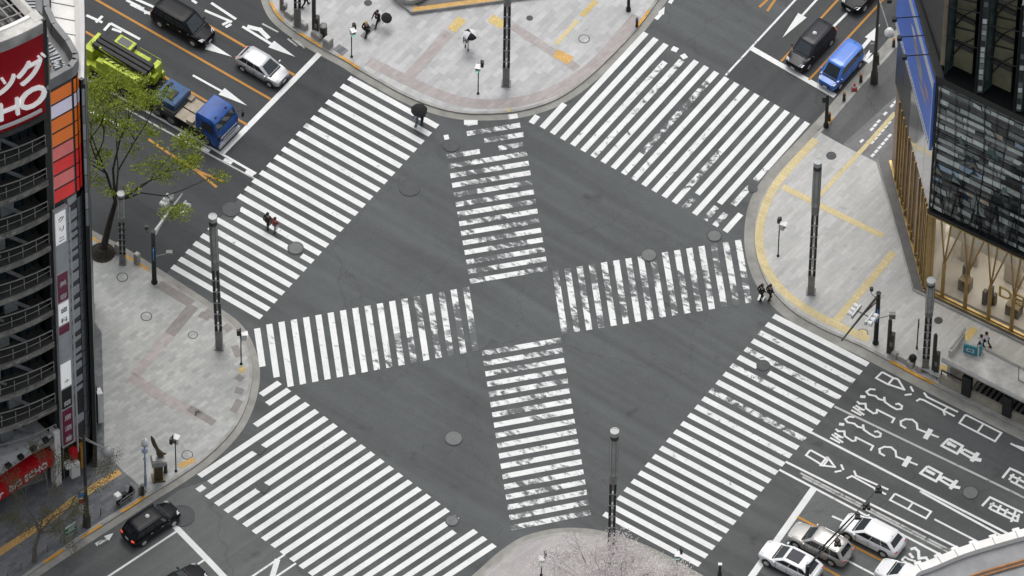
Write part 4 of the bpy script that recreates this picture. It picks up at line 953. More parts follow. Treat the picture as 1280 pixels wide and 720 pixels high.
# pedestrian railing with a bicycle at lower left
def railing(a, b, lab, n, h=.8):
    A_, B_ = G(*a, PZ), G(*b, PZ); L = (B_ - A_).length; t = thing('guard_rail', lab, 'railing', A_, math.atan2((B_ - A_).y, (B_ - A_).x), 'grey guard rails along the left kerb')
    for k in range(n + 1):
        q = M(); x = L * k / n; q.lathe((x, 0, 0), [(.05, 0), (.05, h), (.02, h + .04)], 8); q.build('post', 'grey_metal', t)
    for z in (h - .05, h * .5):
        q = M(); q.tube([(0, 0, z), (L, 0, z)], .03, 6); q.build('rail', 'grey_metal', t)
railing((10, 724), (93, 667), 'long grey guard rail around the bare street tree', 5); railing((93, 666), (110, 655), 'short grey guard rail under the green notice board', 1); railing((113, 653), (126, 644), 'grey guard rail between street lamp and taxi', 1); railing((151, 634), (174, 618), 'grey guard rail with a parked scooter', 2)
def scooter():
    p = G(157, 624, PZ); t = thing('scooter', 'black parked scooter with a white top box on the kerb rail', 'scooter', p, head((157, 622), (170, 613)))
    for x in (-.6, .6):
        q = M(); q.tube([(x, -.06, .26), (x, .06, .26)], .26, 16); w = q.build('wheel', 'tyre', t, True); q = M(); q.tube([(x, -.065, .26), (x, .065, .26)], .13, 12); q.build('rim', 'pale_metal', w)
    q = M(); q.loft([[(-.75, y * .9, .45), (-.75, y, .62), (-.1, y, .78), (.0, y, .42), (.4, y, .34), (.5, y * .9, .95), (.62, y * .6, 1.0), (.68, y * .6, .4), (.3, y, .2), (-.5, y, .22)] for y in (-.2, .2)]); q.build('body', 'car_black', t, bevel=.04)
    q = M(); q.box((-.3, 0, .82), (.75, .28, .1)); q.build('seat', 'rubber', t, bevel=.04)
    q = M(); q.tube([(.55, -.36, 1.05), (.6, 0, 1.02), (.55, .36, 1.05)], .025, 6); q.tube([(.6, 0, .3), (.56, 0, 1.05)], .04, 6); q.build('handlebar', 'black_metal', t)
    q = M(); q.box((-.72, 0, 1.02), (.45, .45, .42)); q.build('top_box', 'white_plastic', t, bevel=.05)
scooter()
p = G(88, 672, PZ); t = thing('notice_board', 'green and white notice board on two posts by the left kerb', 'sign', p, head((78, 676), (96, 664)))
for s in (-1, 1):
    q = M(); q.lathe((s * .55, 0, 0), [(.05, 0), (.045, 1.9)], 8); q.build('post', 'grey_metal', t)
q = M(); q.box((0, -.04, 1.15), (1.1, .05, 1.1)); bd = q.build('board', 'sign_green', t)
q = M(); q.box((0, -.075, 1.55), (1.0, .02, .26)); q.box((.1, -.075, 1.2), (.7, .02, .07)); q.box((-.1, -.075, 1.02), (.8, .02, .05)); q.box((.05, -.075, .86), (.7, .02, .05)); q.build('lettering', 'sign_white', bd)
# low stone step with an orange edge at the top of the picture
def step():
    o = G(515, 22); P = [G(*p) for p in ((514, 20), (478, -12), (470, -60), (800, -70), (690, -3))]
    t = thing('stone_step', 'low white stone step with orange edge around a grey terrace', 'step', (o.x, o.y, PZ))
    L = [Vector((p.x - o.x, p.y - o.y)) for p in P]
    q = M(); q.prism([(p.x, p.y) for p in L], 0, .3, 0); q.build('base', 'concrete', t, bevel=.02)
    ins = [Vector((p.x - o.x, p.y - o.y)) for p in (G(522, 13), G(500, -8), G(495, -55), G(790, -60), G(690, -9))]
    q = M(); q.prism([(p.x, p.y) for p in ins], .302, .33); q.build('terrace', 'stone_dark', t)
    a, b = L[0], L[4]; d = (b - a).normalized(); n = Vector((-d.y, d.x)); q = M(); q.prism([tuple(a + d * .1 + n * .05), tuple(b + n * .05), tuple(b + n * .5), tuple(a + d * .3 + n * .5)], .302, .312); q.build('edge_strip', 'tactile_orange', t)
step()
p = G(512, 0, PZ + .33); t = thing('planter', 'pale rounded stone planter on the grey terrace at the top edge', 'planter', p, R(-35))
q = M(); q.lathe((-.6, .9, 0), [(1.5, 0), (1.55, .5), (1.35, .52), (1.3, .4), (.1, .42)], 28); q.build('bowl', 'concrete', t, True); q = M(); q.tube([(.3, .2, .5), (.3, .2, .75)], .1, 10); q.build('spout', 'black_metal', t)

# ------------------------------------------------------------------ people
def skin_mesh(name, verts, edges, rad, material, parent, sub=1):
    me = bpy.data.meshes.new(name); me.from_pydata(verts, edges, []); me.materials.append(MATS[material])
    o = bpy.data.objects.new(name, me); COL.objects.link(o); o.parent = parent
    md = o.modifiers.new('skin', 'SKIN'); md.use_smooth_shade = True
    if not me.skin_vertices: me.skin_vertices.new()
    for i, r in enumerate(rad):
        sv = me.skin_vertices[0].data[i]; sv.radius = r if hasattr(r, '__len__') else (r, r); sv.use_root = (i == 0); sv.use_loose = False
    if sub: s = o.modifiers.new('smooth', 'SUBSURF'); s.levels = sub; s.render_levels = sub
    return o
def person(px, face, label, top='cloth_black', legs='cloth_black', stride=.3, arm_up=False, hairm='hair', group=None, z=0.0, hat=None, bag=None, coat=False, h=1.70):
    """faces +x locally; stride in metres between the feet"""
    p = G(*px, z); t = thing('person', label, 'person', p, face, group)
    k = h / 1.70; s = stride / 2
    J = {'pelvis': (0, 0, .93), 'belly': (.01, 0, 1.12), 'chest': (.02, 0, 1.34), 'neck': (.03, 0, 1.46), 'head0': (.045, 0, 1.54), 'head1': (.05, 0, 1.63), 'nose': (.15, 0, 1.585)}
    for sd, q in ((1, 'l'), (-1, 'r')):
        f = s * sd
        J['hip' + q] = (0, sd * .095, .90); J['knee' + q] = (f * .55 + .05, sd * .1, .5); J['ank' + q] = (f - (.06 if f < 0 else 0), sd * .1, .09 + (.05 if f < 0 else 0)); J['toe' + q] = (f + .15, sd * .11, .045)
        J['sh' + q] = (.02, sd * .19, 1.39); J['el' + q] = (-f * .5 - .03, sd * .25, 1.13); J['wr' + q] = (-f * .9 + .06, sd * .24, .9)
        J['palm' + q] = (-f * .95 + .09, sd * .235, .84)
    if arm_up: J['ell'] = (.1, .24, 1.18); J['wrl'] = (.26, .14, 1.3); J['palml'] = (.28, .12, 1.36)
    V = lambda n: tuple(c * k for c in J[n])
    names = ['pelvis', 'belly', 'chest', 'neck', 'head0', 'head1', 'nose', 'hipl', 'kneel', 'ankl', 'toel', 'hipr', 'kneer', 'ankr', 'toer', 'shl', 'ell', 'wrl', 'palml', 'shr', 'elr', 'wrr', 'palmr']
    E_ = [('pelvis', 'belly'), ('belly', 'chest'), ('chest', 'neck'), ('neck', 'head0'), ('head0', 'head1'), ('head0', 'nose'), ('pelvis', 'hipl'), ('hipl', 'kneel'), ('kneel', 'ankl'), ('ankl', 'toel'), ('pelvis', 'hipr'), ('hipr', 'kneer'), ('kneer', 'ankr'), ('ankr', 'toer'),
          ('chest', 'shl'), ('shl', 'ell'), ('ell', 'wrl'), ('wrl', 'palml'), ('chest', 'shr'), ('shr', 'elr'), ('elr', 'wrr'), ('wrr', 'palmr')]
    rd = dict(pelvis=.13, belly=.115, chest=.135, neck=.055, head0=.088, head1=.098, nose=.018, hipl=.085, kneel=.055, ankl=.038, toel=.035, shl=.055, ell=.042, wrl=.028, palml=.03)
    for n in list(rd):
        if n.endswith('l'): rd[n[:-1] + 'r'] = rd[n]
    vs = [V(n) for n in names]; ed = [(names.index(a), names.index(b)) for a, b in E_]; ra = [rd[n] * k for n in names]
    for q, sd in (('l', 1), ('r', -1)):
        pi = names.index('palm' + q); b = Vector(V('palm' + q)); dn = (b - Vector(V('wr' + q))).normalized(); side = Vector((1, 0, 0)) if abs(dn.x) < .7 else Vector((0, 0, 1))
        for f in range(5):
            off = (f - 1.5) * .018 if f < 4 else .04
            L = (.075, .085, .08, .065, .05)[f]
            a = b + side * off + dn * (.02 if f < 4 else -.02); e = a + dn * L + Vector((0, -sd * .02, 0))
            i = len(vs); vs += [tuple(a), tuple(e)]; ra += [.009, .007]; ed += [(pi, i), (i, i + 1)]
    skin_mesh('body', vs, ed, ra, 'skin', t)
    # clothes
    cn = ['belly', 'pelvis', 'chest', 'neckb', 'shl', 'ell', 'wrl', 'shr', 'elr', 'wrr']; J['neckb'] = (.028, 0, 1.44)
    ce = [(0, 1), (0, 2), (2, 3), (2, 4), (4, 5), (5, 6), (2, 7), (7, 8), (8, 9)]
    cv = [V(n) for n in cn]; rr = [.15, .165, .165, .075, .085, .062, .05, .085, .062, .05]
    if coat:
        cv.append((0, 0, .62 * k)); ce.append((1, 10)); rr.append(.2)
    skin_mesh('jacket', cv, ce, [(r * k * (.78 if i < 4 else 1), r * k * (1.15 if i < 4 else 1)) if i < 4 or i == 10 else r * k for i, r in enumerate(rr)], top, t)
    ln = ['pelvis', 'hipl', 'kneel', 'ankl', 'hipr', 'kneer', 'ankr']
    skin_mesh('trousers', [V(n) for n in ln], [(0, 1), (1, 2), (2, 3), (0, 4), (4, 5), (5, 6)], [.15 * k, .105 * k, .072 * k, .06 * k, .105 * k, .072 * k, .06 * k], legs, t)
    q = M(); c = Vector(V('head1')); n = 12
    for i, (r, zz) in enumerate([]): pass
    q.lathe((c.x - .02 * k, 0, c.z - .07 * k), [(.107 * k, 0), (.118 * k, .07 * k), (.11 * k, .12 * k), (.07 * k, .165 * k), (.01, .18 * k)], 14)
    q.add([(c.x - .105 * k, -.09 * k, c.z), (c.x - .105 * k, .09 * k, c.z), (c.x - .09 * k, .075 * k, c.z - .16 * k), (c.x - .09 * k, -.075 * k, c.z - .16 * k), (c.x - .02, -.1 * k, c.z), (c.x - .02, .1 * k, c.z)], [(0, 1, 2, 3), (0, 3, 4), (1, 5, 2)])
    q.build('hair', hat or hairm, t, True)
    q = M()
    for sd in (-1, 1):
        q.lathe((c.x + .088 * k, sd * .034 * k, c.z - .045 * k), [(.004, -.008), (.012, 0), (.004, .008)], 6)
    q.build('eyes', 'hair', t); q = M(); q.box((c.x + .093 * k, 0, c.z - .118 * k), (.012, .05, .012)); q.build('mouth', 'cloth_red', t)
    q = M()
    for sd in (-1, 1): q.lathe((c.x, sd * .1 * k, c.z - .05 * k), [(.008, -.03), (.018, 0), (.012, .03)], 8)
    q.build('ears', 'skin', t)
    for f in ('l', 'r'):
        q = M(); a = Vector(V('ank' + f)); b = Vector(V('toe' + f)); q.tube([a + Vector((-.06, 0, -.02)), a * .5 + b * .5 + Vector((0, 0, .01)), b + Vector((.03, 0, -.005))], [.055, .052, .03], 8); q.build('shoe', 'rubber', t, True)
    if bag:
        q = M(); q.box((-.05 * k, -.27 * k, .8 * k), (.34, .1, .28)); b = q.build('bag', bag, t, bevel=.03); q = M(); q.tube([(-.15, -.27 * k, .93 * k), (-.05, -.26 * k, 1.2 * k), (.05, -.27 * k, .93 * k)], .012, 5); q.build('strap', bag, b)
    return t
def umbrella(px, z, h, label, material, alt=None, tilt=(0, 0), rr=.55):
    p = G(*px, z); t = thing('umbrella', label, 'umbrella', p, .3); t.rotation_euler = (tilt[0], tilt[1], .3)
    n = 8; q = M(); top = (0, 0, h + .3)
    prof = [(.05, .29), (.25, .25), (.42, .16), (rr, .02)]
    for k in range(n):
        a0, a1 = 2 * math.pi * k / n, 2 * math.pi * (k + 1) / n; am = (a0 + a1) / 2
        pts = []
        for r, zz in prof:
            pts.append([(r * math.cos(a0), r * math.sin(a0), h + zz), (r * .955 * math.cos(am), r * .955 * math.sin(am), h + zz - .012), (r * math.cos(a1), r * math.sin(a1), h + zz)])
        mi = 1 if alt and k in (2, 5, 6) else 0
        q.add([top] + pts[0], [(0, 1, 2), (0, 2, 3)], mi)
        for i in range(3): q.add(pts[i] + pts[i + 1], [(0, 3, 4, 1), (1, 4, 5, 2)], mi)
    q.build('canopy', [material, alt or material], t)
    q = M(); q.tube([(0, 0, h - .72), (0, 0, h + .36)], .012, 6); q.build('shaft', 'grey_metal', t)
    for k in range(n):
        a = 2 * math.pi * k / n; q = M(); q.tube([(0, 0, h - .02), (.42 * math.cos(a), .42 * math.sin(a), h + .14)], .006, 4); q.build('rib', 'grey_metal', t)
    q = M(); q.tube([(0, 0, h - .72), (0, 0, h - .82), (.05, 0, h - .87), (.1, 0, h - .82)], .016, 6); q.build('handle', 'black_metal', t)
GRP = None
a = head((338, 279), (360, 250))
person((334.5, 285), a + .1, 'person in black coat walking with a companion in red on the upper left crossing', 'cloth_black', 'cloth_black', .35, coat=False, bag='cloth_grey', h=1.72)
person((343.5, 289.5), a - .1, 'person in a red top and pale trousers walking on the upper left crossing', 'cloth_red', 'cloth_grey', .3, bag='cloth_white', h=1.6)
a = head((523, 140), (560, 110))
person((520, 156.5), a, 'person in a white coat walking below the black umbrella', 'cloth_lavender', 'cloth_denim', .3, arm_up=True, coat=True, h=1.66)
person((527, 155), a, 'person in black standing close beside the white coat under the umbrella', 'cloth_black', 'cloth_black', .2, h=1.72)
umbrella((523, 154), 0, 1.72, 'open black umbrella over two people at the upper left crossing', 'cloth_black', None, (.1, 0), .62)
person((457.5, 45.5), head((456, 45), (470, 30)), 'person in black with yellow hat on the dark strip of the upper pavement', 'cloth_black', 'cloth_black', .4, hat='tactile', z=PZ, bag='cloth_black')
person((472, 31), head((470, 30), (456, 45)), 'person in black striding beside a black umbrella on the upper pavement', 'cloth_black', 'cloth_black', .75, arm_up=True, z=PZ)
umbrella((475.5, 31.5), PZ, 1.2, 'open dark umbrella held out by the striding person in black', 'cloth_black', None, (.3, .3), .42)
person((381.5, 8), head((380, 8), (400, 0)), 'person in dark clothes cut off by the top edge near the lamp tower', 'cloth_black', 'cloth_black', .6, z=PZ)
person((583.5, 60), head((583, 50), (583, 80)), 'person in grey coat walking under a white and black umbrella on the upper pavement', 'cloth_grey', 'cloth_white', .3, arm_up=True, coat=True, z=PZ)
umbrella((584, 60.5), PZ, 1.75, 'open umbrella with white and black panels on the upper pavement', 'cloth_white', 'cloth_black', (.1, .1), .55)
a = head((952, 365), (975, 350))
person((951.5, 374.5), a, 'person all in black at the kerb beside the white stripe end, left of a pair', 'cloth_black', 'cloth_black', .35, h=1.75)
person((962, 374.5), a, 'person in dark jacket nearer the curved kerb, right of a pair', 'cloth_black', 'cloth_black', .3, h=1.72)
a = head((1225, 430), (1190, 412))
person((1226, 437), a, 'person in white shirt and black trousers walking next to the teal sign', 'cloth_lavender', 'cloth_black', .65, z=PZ)
person((1232.5, 434), a, 'person in white shirt walking close to the shop windows', 'cloth_lavender', 'cloth_black', .6, z=PZ, h=1.72)

# ------------------------------------------------------------------ trees
def leafcloud(q, centre, rad, n, size, squash=(1, 1, 1), rng=random, zmax=99):
    """small leaf faces scattered through a clump"""
    c = Vector(centre)
    for _ in range(n):
        d = Vector((rng.gauss(0, 1), rng.gauss(0, 1), rng.gauss(0, 1))).normalized() * rad * (rng.random() ** .45)
        p = c + Vector((d.x * squash[0], d.y * squash[1], d.z * squash[2]))
        if p.z > zmax: p.z = zmax - rng.random() * .8
        s = size * rng.uniform(.6, 1.3)
        rot = Euler((rng.uniform(-.9, .9), rng.uniform(-.9, .9), rng.uniform(0, 6.28))).to_matrix()
        q.add([p + rot @ Vector(v) for v in ((-s, 0, 0), (0, -s * .45, .1 * s), (s, 0, 0), (0, s * .45, .1 * s))], [(0, 1, 2, 3)])
def branch(q, a, b, r0, r1, tips, depth, rng, spread=.6, droop=0.0, every=None):
    mid = a.lerp(b, .5) + Vector((rng.uniform(-.12, .12), rng.uniform(-.12, .12), rng.uniform(.0, .15))) * (b - a).length
    q.tube([a, mid, b], [r0, (r0 + r1) / 2, r1], 6, cap=False)
    if depth == 0: tips.append(b); tips.append(mid.lerp(b, .4)); return
    d = (b - a); L = d.length
    for k in range(rng.choice((2, 3, 3))):
        s = mid if k == 2 else b
        nd = (d.normalized() + Vector((rng.uniform(-1, 1), rng.uniform(-1, 1), rng.uniform(-.4, .6) - droop)) * spread).normalized()
        branch(q, s, s + nd * L * rng.uniform(.55, .8), r1, r1 * .55, tips, depth - 1, rng, spread, droop)
def big_tree():
    rng = random.Random(5); o = G(128, 316, PZ)
    t = thing('street_tree', 'large sparse fresh green street tree leaning over the upper left road', 'tree', o)
    q = M(); tips = []
    T = [Vector((0, 0, 0)), Vector((.1, .15, .5)), Vector((.55, .4, 3.0)), Vector((1.0, .7, 5.0))]
    q.tube(T, [.42, .27, .22, .17], 10)
    q.lathe((0, 0, 0), [(.85, 0), (.6, .22), (.38, .5)], 12)
    forks = [(Vector((-.4, 2.2, 8.2)), .17), (Vector((1.3, 3.4, 8.8)), .17), (Vector((3.6, 1.6, 6.6)), .16), (Vector((2.4, 3.6, 8.6)), .14), (Vector((-.7, 3.2, 9.4)), .12), (Vector((4.6, .6, 6.0)), .12)]
    for b, r in forks: branch(q, T[3], b, r * .62, r * .36, tips, 2, rng, .75)
    q.build('trunk', 'bark', t, True)
    crown = M()
    for p in tips:
        if rng.random() < .93:
            leafcloud(crown, p, rng.uniform(.5, 1.05), rng.randint(70, 150), .11, (1.3, 1.1, .55), rng)
    for _ in range(34):                                                    # loose hanging sprays at the edge of the crown
        a = rng.uniform(0, 6.28); c = Vector((1.8 + math.cos(a) * rng.uniform(1.5, 4.4), 3.2 + math.sin(a) * rng.uniform(1.5, 4.6), rng.uniform(5.2, 10.0)))
        leafcloud(crown, c, rng.uniform(.4, .8), rng.randint(25, 55), .14, (1.4, 1.1, .5), rng)
    crown.build('crown', 'leaf_green', t)
    q = M(); q.lathe((0, 0, .03), [(.95, 0), (.9, .02)], 16); q.build('soil', 'bark', t)
big_tree()
def bare_tree(px, lab, h, seed, leafm, bark, n, lean=(0, 0), sp=.7, leafn=10):
    rng = random.Random(seed); o = G(*px, PZ); t = thing('street_tree', lab, 'tree', o)
    q = M(); tips = []; T = [Vector((0, 0, 0)), Vector((.05, .1, h * .2)), Vector((.15 + lean[0] * .4, .1 + lean[1] * .4, h * .42))]
    q.tube(T, [.2, .14, .11], 8)
    for k in range(n):
        a = 6.28 * k / n + rng.random(); b = T[2] + Vector((math.cos(a) * h * .2 + lean[0], math.sin(a) * h * .2 + lean[1], h * rng.uniform(.22, .34)))
        branch(q, T[2], b, .08, .045, tips, 3, rng, sp)
    q.build('trunk', bark, t, True)
    crown = M()
    for p in tips: leafcloud(crown, p, .6, leafn, .06, (1, 1, .8), rng)
    crown.build('crown', leafm, t); return t
bare_tree((43, 702), 'thin bare street tree with a few olive buds inside the guard rail at lower left', 7.5, 3, 'leaf_olive', 'bark_pale', 5, (.7, .3), .75, 34)
def blossom_tree():
    rng = random.Random(11); o = G(766, 784, PZ); t = thing('blossom_tree', 'pale pinkish white blossom tree around the foot of the lower lamp tower', 'tree', o)
    q = M(); tips = []; q.tube([(0, 0, 0), (.1, .1, 1.2), (0, .1, 2.4)], [.4, .3, .28], 10); c = Vector((0, .1, 2.4))
    for k in range(9):
        a = 6.28 * k / 9 + rng.uniform(-.3, .3); b = c + Vector((math.cos(a) * 2.6, math.sin(a) * 2.4, rng.uniform(.6, 1.3))); branch(q, c, b, .045, .02, tips, 2, rng, .4, .3)
    for k in range(4):
        a = 1.57 * k + .4; b = c + Vector((math.cos(a) * 1.4, math.sin(a) * 1.4, 1.3)); branch(q, c, b, .045, .02, tips, 2, rng, .5, .3)
    q.build('trunk', 'bark_pale', t, True); crown = M()
    for p in tips: leafcloud(crown, p, rng.uniform(.5, .95), rng.randint(60, 110), .08, (1.15, 1.15, .5), rng, 4.5)
    for _ in range(210):
        a = rng.uniform(0, 6.28); r = rng.uniform(.1, 1) ** .5 * 4.5; leafcloud(crown, c + Vector((math.cos(a) * r, math.sin(a) * r, rng.uniform(.9, 2.3) - r * .17)), .62, 62, .08, (1.2, 1.2, .6), rng)
    crown.build('crown', 'blossom', t)
blossom_tree()
# ------------------------------------------------------------------ buildings
def polyl(pxs, z=0.0, o=Vector((0, 0, 0))):
    return [((G(x, y, z) - o).x, (G(x, y, z) - o).y) for x, y in pxs]
mat('facade_dark', (.018, .022, .024), .3, .1); mat('slab_edge', (.05, .05, .046), .85, var=.4, nscale=.9); mat('lip_edge', (.22, .215, .19), .85, var=.5, nscale=1.4); mat('rail_pale', (.36, .35, .31), .5, .2)
mat('stair_grey', (.17, .18, .18), .8); mat('teal_glass', (.02, .035, .042), .08, 0, .2); mat('panel_lavender', (.80, .76, .93), .5, var=.05); mat('panel_orange', (.80, .19, .028), .5, var=.06)
mat('panel_redorange', (.80, .15, .035), .5, var=.12, nscale=.5); mat('panel_red', (.75, .04, .038), .5, var=.1); mat('panel_pink', (.80, .20, .19), .5, var=.12, nscale=.8); mat('panel_amber', (.42, .20, .02), .5)
for _n, _s in (('panel_lavender', .22), ('panel_orange', .25), ('panel_redorange', .25), ('panel_red', .25), ('panel_pink', .18)):              # the lit screen, its glow added to brighten the panels
    _m = MATS[_n]; _b = _m.node_tree.nodes['Principled BSDF']; _l = _b.inputs['Base Color'].links[0].from_socket; _m.node_tree.links.new(_l, _b.inputs['Emission Color']); _b.inputs['Emission Strength'].default_value = _s
mat('magenta_sign', (.20, .006, .055), .45); mat('stripe_pale', (.42, .45, .48), .3, var=.15); mat('steel_glossy', (.30, .32, .34), .3, .2, var=.2)
# 1 karaoke tower with a bowed front -------------------------------
def karaoke():
    P0 = G(69, 604); t = thing('karaoke_tower', 'dark bowed tower with stacked balconies and a red sign under its roof', 'building', P0)
    RR = 15.08; cen = Vector((math.cos(R(128)), math.sin(R(128)), 0)) * RR
    def pt(s, off, z): a = R(308 - 3.8 * s); return cen + Vector((math.cos(a), math.sin(a), 0)) * (RR + off) + Vector((0, 0, z))
    N = 18; S = [-.15 + 9.5 * i / N for i in range(N + 1)]
    def bandpart(name, material, o0, o1, z0, z1, par, s=S, bev=0):
        q = M(); rings = [[pt(x, o0, z0), pt(x, o1, z0), pt(x, o1, z1), pt(x, o0, z1)] for x in s]; q.loft(rings); 
        return q.build(name, material, par, False, bev)
    # core
    core = [tuple(pt(x, -1.5, 0)[:2]) for x in S]; e = pt(S[-1], -1.5, 0); f = pt(S[0], -1.5, 0); core += [(e.x - 14, e.y + 4), (f.x - 12, f.y + 16), (f.x - .4, f.y + 5)]
    q = M(); q.prism(core, 0, 51.0); q.build('core', 'facade_dark', t)
    bandpart('glazing', 'teal_glass', -1.49, -1.3, 6.5, 42.3, t)
    q = M()
    for k in range(12): x = .3 + k * .75; q.box(pt(x, -1.27, 24.5), (.08, .12, 36), rz=R(38 - 3.8 * x))
    q.build('mullions', 'black_metal', t)
    z = 42.3; k = 0
    while z > 7:
        z -= 3.64; k += 1
        fl = bandpart('balcony', 'slab_edge', -1.3, .28, z - .38, z, t)
        bandpart('edge_lip', 'lip_edge', .26, .36, z - .58, z - .04, fl)
        q = M(); q.tube([pt(x, .16 - .05 * i, z + 1.12 - .02 * i) for i, x in enumerate(S)], .05, 6); q.tube([pt(x, .16, z + .6) for x in S], .022, 5)
        for j in range(0, N, 2): q.tube([pt(S[j], .16, z), pt(S[j], .16, z + 1.1)], .03, 5)
        q.build('railing', 'rail_pale', fl)
        q = M(); a, b = (1.6, 3.6) if k % 2 else (1.2, 3.3); q.tube([pt(a, -.7, z + .1), pt(b, -.8, z + 2.4)], .16, 4); q.tube([pt(a + 2.2, -.5, z + .1), pt(b + 2.6, -.6, z + 2.1)], .13, 4)
        q.box(pt(2.6 + (k % 3) * .8, -.9, z + 1.2), (1.0, .3, 1.6), rz=R(30)); q.build('stair_flight', 'stair_grey', fl)
        for j in range(6): q = M(); q.box(pt(.5 + random.random() * 5, .37, z - .28), (random.uniform(.1, .5), .02, .1), rz=R(30)); q.build('stain', 'concrete', fl)
    bandpart('soffit', 'slab_edge', -1.5, .5, 42.0, 42.45, t)
    sg = bandpart('sign_panel', 'red_sign', -1.4, .32, 42.4, 51.05, t)
    def letters(body, s, z, size, material, off=.34, sx=1, ext=.12):
        q = M(); gl_ = glyphs(body, size, ext); w = twidth(gl_) * sx; a = R(38 - 3.8 * s); b = pt(s, off, z)
        X_ = Vector((math.cos(a), math.sin(a), 0)); Y_ = Vector((-math.sin(a), math.cos(a), 0)); mx = Matrix((X_ * sx, Y_, Vector((0, 0, 1)))).transposed().to_4x4(); mx.translation = b - X_ * w / 2
        q.merge(gl_, mx); q.build('lettering', material, sg)
    for ch, s, z, sz in (('グ', .98, 46.9, 2.55), ('ッ', 3.15, 46.9, 2.5), ('ビ', 5.5, 46.9, 2.6)): letters(ch, s, z, sz, 'sign_white_glow', .42)
    for ch, s, z, sz in (('O', .95, 43.9, 2.9), ('H', 2.75, 43.9, 2.5), ('C', 4.4, 43.9, 2.5), ('E', 5.9, 43.9, 2.5)): letters(ch, s, z, sz, 'sign_white_glow', .42, 1.02)
    q = M(); q.loft([[pt(x, .45, 43.1), pt(x, .6, 43.1), pt(x, .6, 43.35), pt(x, .45, 43.35)] for x in (.3 + i * .5 for i in range(12))]); q.build('underline', 'sign_white', sg)
    bandpart('parapet', 'concrete_stained', -.35, .42, 51.05, 52.2, t, S, .04)
    q = M(); q.tube([pt(x, -.6, 52.0) for x in S], .25, 6); q.build('coping', 'roof_white', t)
    q = M(); a = pt(-.15, .0, 51.6); q.box(a + Vector((-.28, .2, 0)), (.7, .9, 1.25), rz=R(38)); 
    far = a + Vector((-4, 5.2, 0)); q.tube([a, far], .4, 4); q.build('parapet_return', 'concrete_stained', t, False, .03)
    # roof machinery in the dark well
    q = M()
    for k in range(6): q.tube([pt(.4 + k * .8, -1.2, 51.4), pt(.9 + k * .8, -5, 51.6)], .09, 5)
    for k in range(4): q.tube([pt(0, -1.6 - k * .9, 51.5), pt(6, -1.4 - k * .9, 51.5)], .07, 5)
    q.build('roof_grid', 'grey_metal', t)
    q = M(); q.box(pt(2.6, -2.6, 51.7), (1.2, .9, 1.1), rz=.5); q.lathe(pt(2.2, -2.2, 51.3), [(.25, 0), (.25, 1.4), (.3, 1.5)], 10); q.box(pt(4.2, -2.0, 51.4), (1.6, 1.2, .7), rz=.5); q.build('roof_plant', 'roof_white', t, False, .04)
    # dark end column and pipe
    q = M(); q.box(pt(-.38, -.3, 26), (.5, .9, 51.9), rz=R(38)); q.build('end_column', 'black_metal', t); q = M(); q.tube([pt(-.72, .1, 0.1), pt(-.72, .1, 50)], .05, 6); q.build('pipe', 'rail_pale', t)
    # street canopy
    d = Vector((math.cos(R(222)), math.sin(R(222)), 0)); n = Vector((math.cos(R(312)), math.sin(R(312)), 0)); b0 = G(67, 607) - P0
    F = lambda l, o, z: b0 + d * l + n * o + Vector((0, 0, z))
    q = M(); q.loft([[F(l, -2.2, 2.85), F(l, .25, 2.85), F(l, .25, 4.25), F(l, -2.2, 4.25)] for l in (.15, 9)]); cp = q.build('canopy', 'red_sign_bright', t)
    q = M(); q.loft([[F(l, -2.2, 5.5), F(l, .1, 5.5), F(l, .1, 6.15), F(l, -2.2, 6.15)] for l in (.05, 9)]); bm_ = q.build('fascia', 'pale_metal', t, False, .03)
    for k in range(5): q = M(); q.box(F(.7 + k * 1.15, .2, 6.2), (.42, .4, .3), rz=R(42)); q.build('floodlight', 'black_metal', bm_, False, .04)
    q = M(); q.loft([[F(l, -2.0, 2.6), F(l, .1, 2.6), F(l, .1, 2.85), F(l, -2.0, 2.85)] for l in (.15, 2.4)]); q.build('glow_soffit', 'panel_amber', t)  # amber colour stands in for yellow light on the soffit
    q = M(); q.loft([[F(l, -2.3, 0), F(l, -1.6, 0), F(l, -1.6, 2.8), F(l, -2.3, 2.8)] for l in (.1, 9)]); q.build('shopfront', 'glass_dark', t)
    q = M(); gl_ = glyphs('BIG ECHO', .95, .05); w = twidth(gl_); mx = Matrix((-d * (3.5 / w), -n, Vector((0, 0, 1)))).transposed().to_4x4(); mx.translation = F(4.25, .31, 3.2); q.merge(gl_, mx); q.build('lettering', 'sign_white', cp)
    q = M(); gl_ = glyphs('ケ', .8, .05); mx = Matrix((-d, -n, Vector((0, 0, 1)))).transposed().to_4x4(); mx.translation = F(5.5, .31, 3.2); q.merge(gl_, mx); q.build('lettering', 'sign_white', cp)
    q = M(); q.box(F(-.28, .0, 3.2), (.52, .6, 6.4), rz=R(42)); q.build('white_pillar', 'roof_white', t, False, .02)
    q = M(); q.box(F(-.9, -.2, 15), (.5, .5, 30), rz=R(42)); q.build('dark_slot', 'black_metal', t)
karaoke()

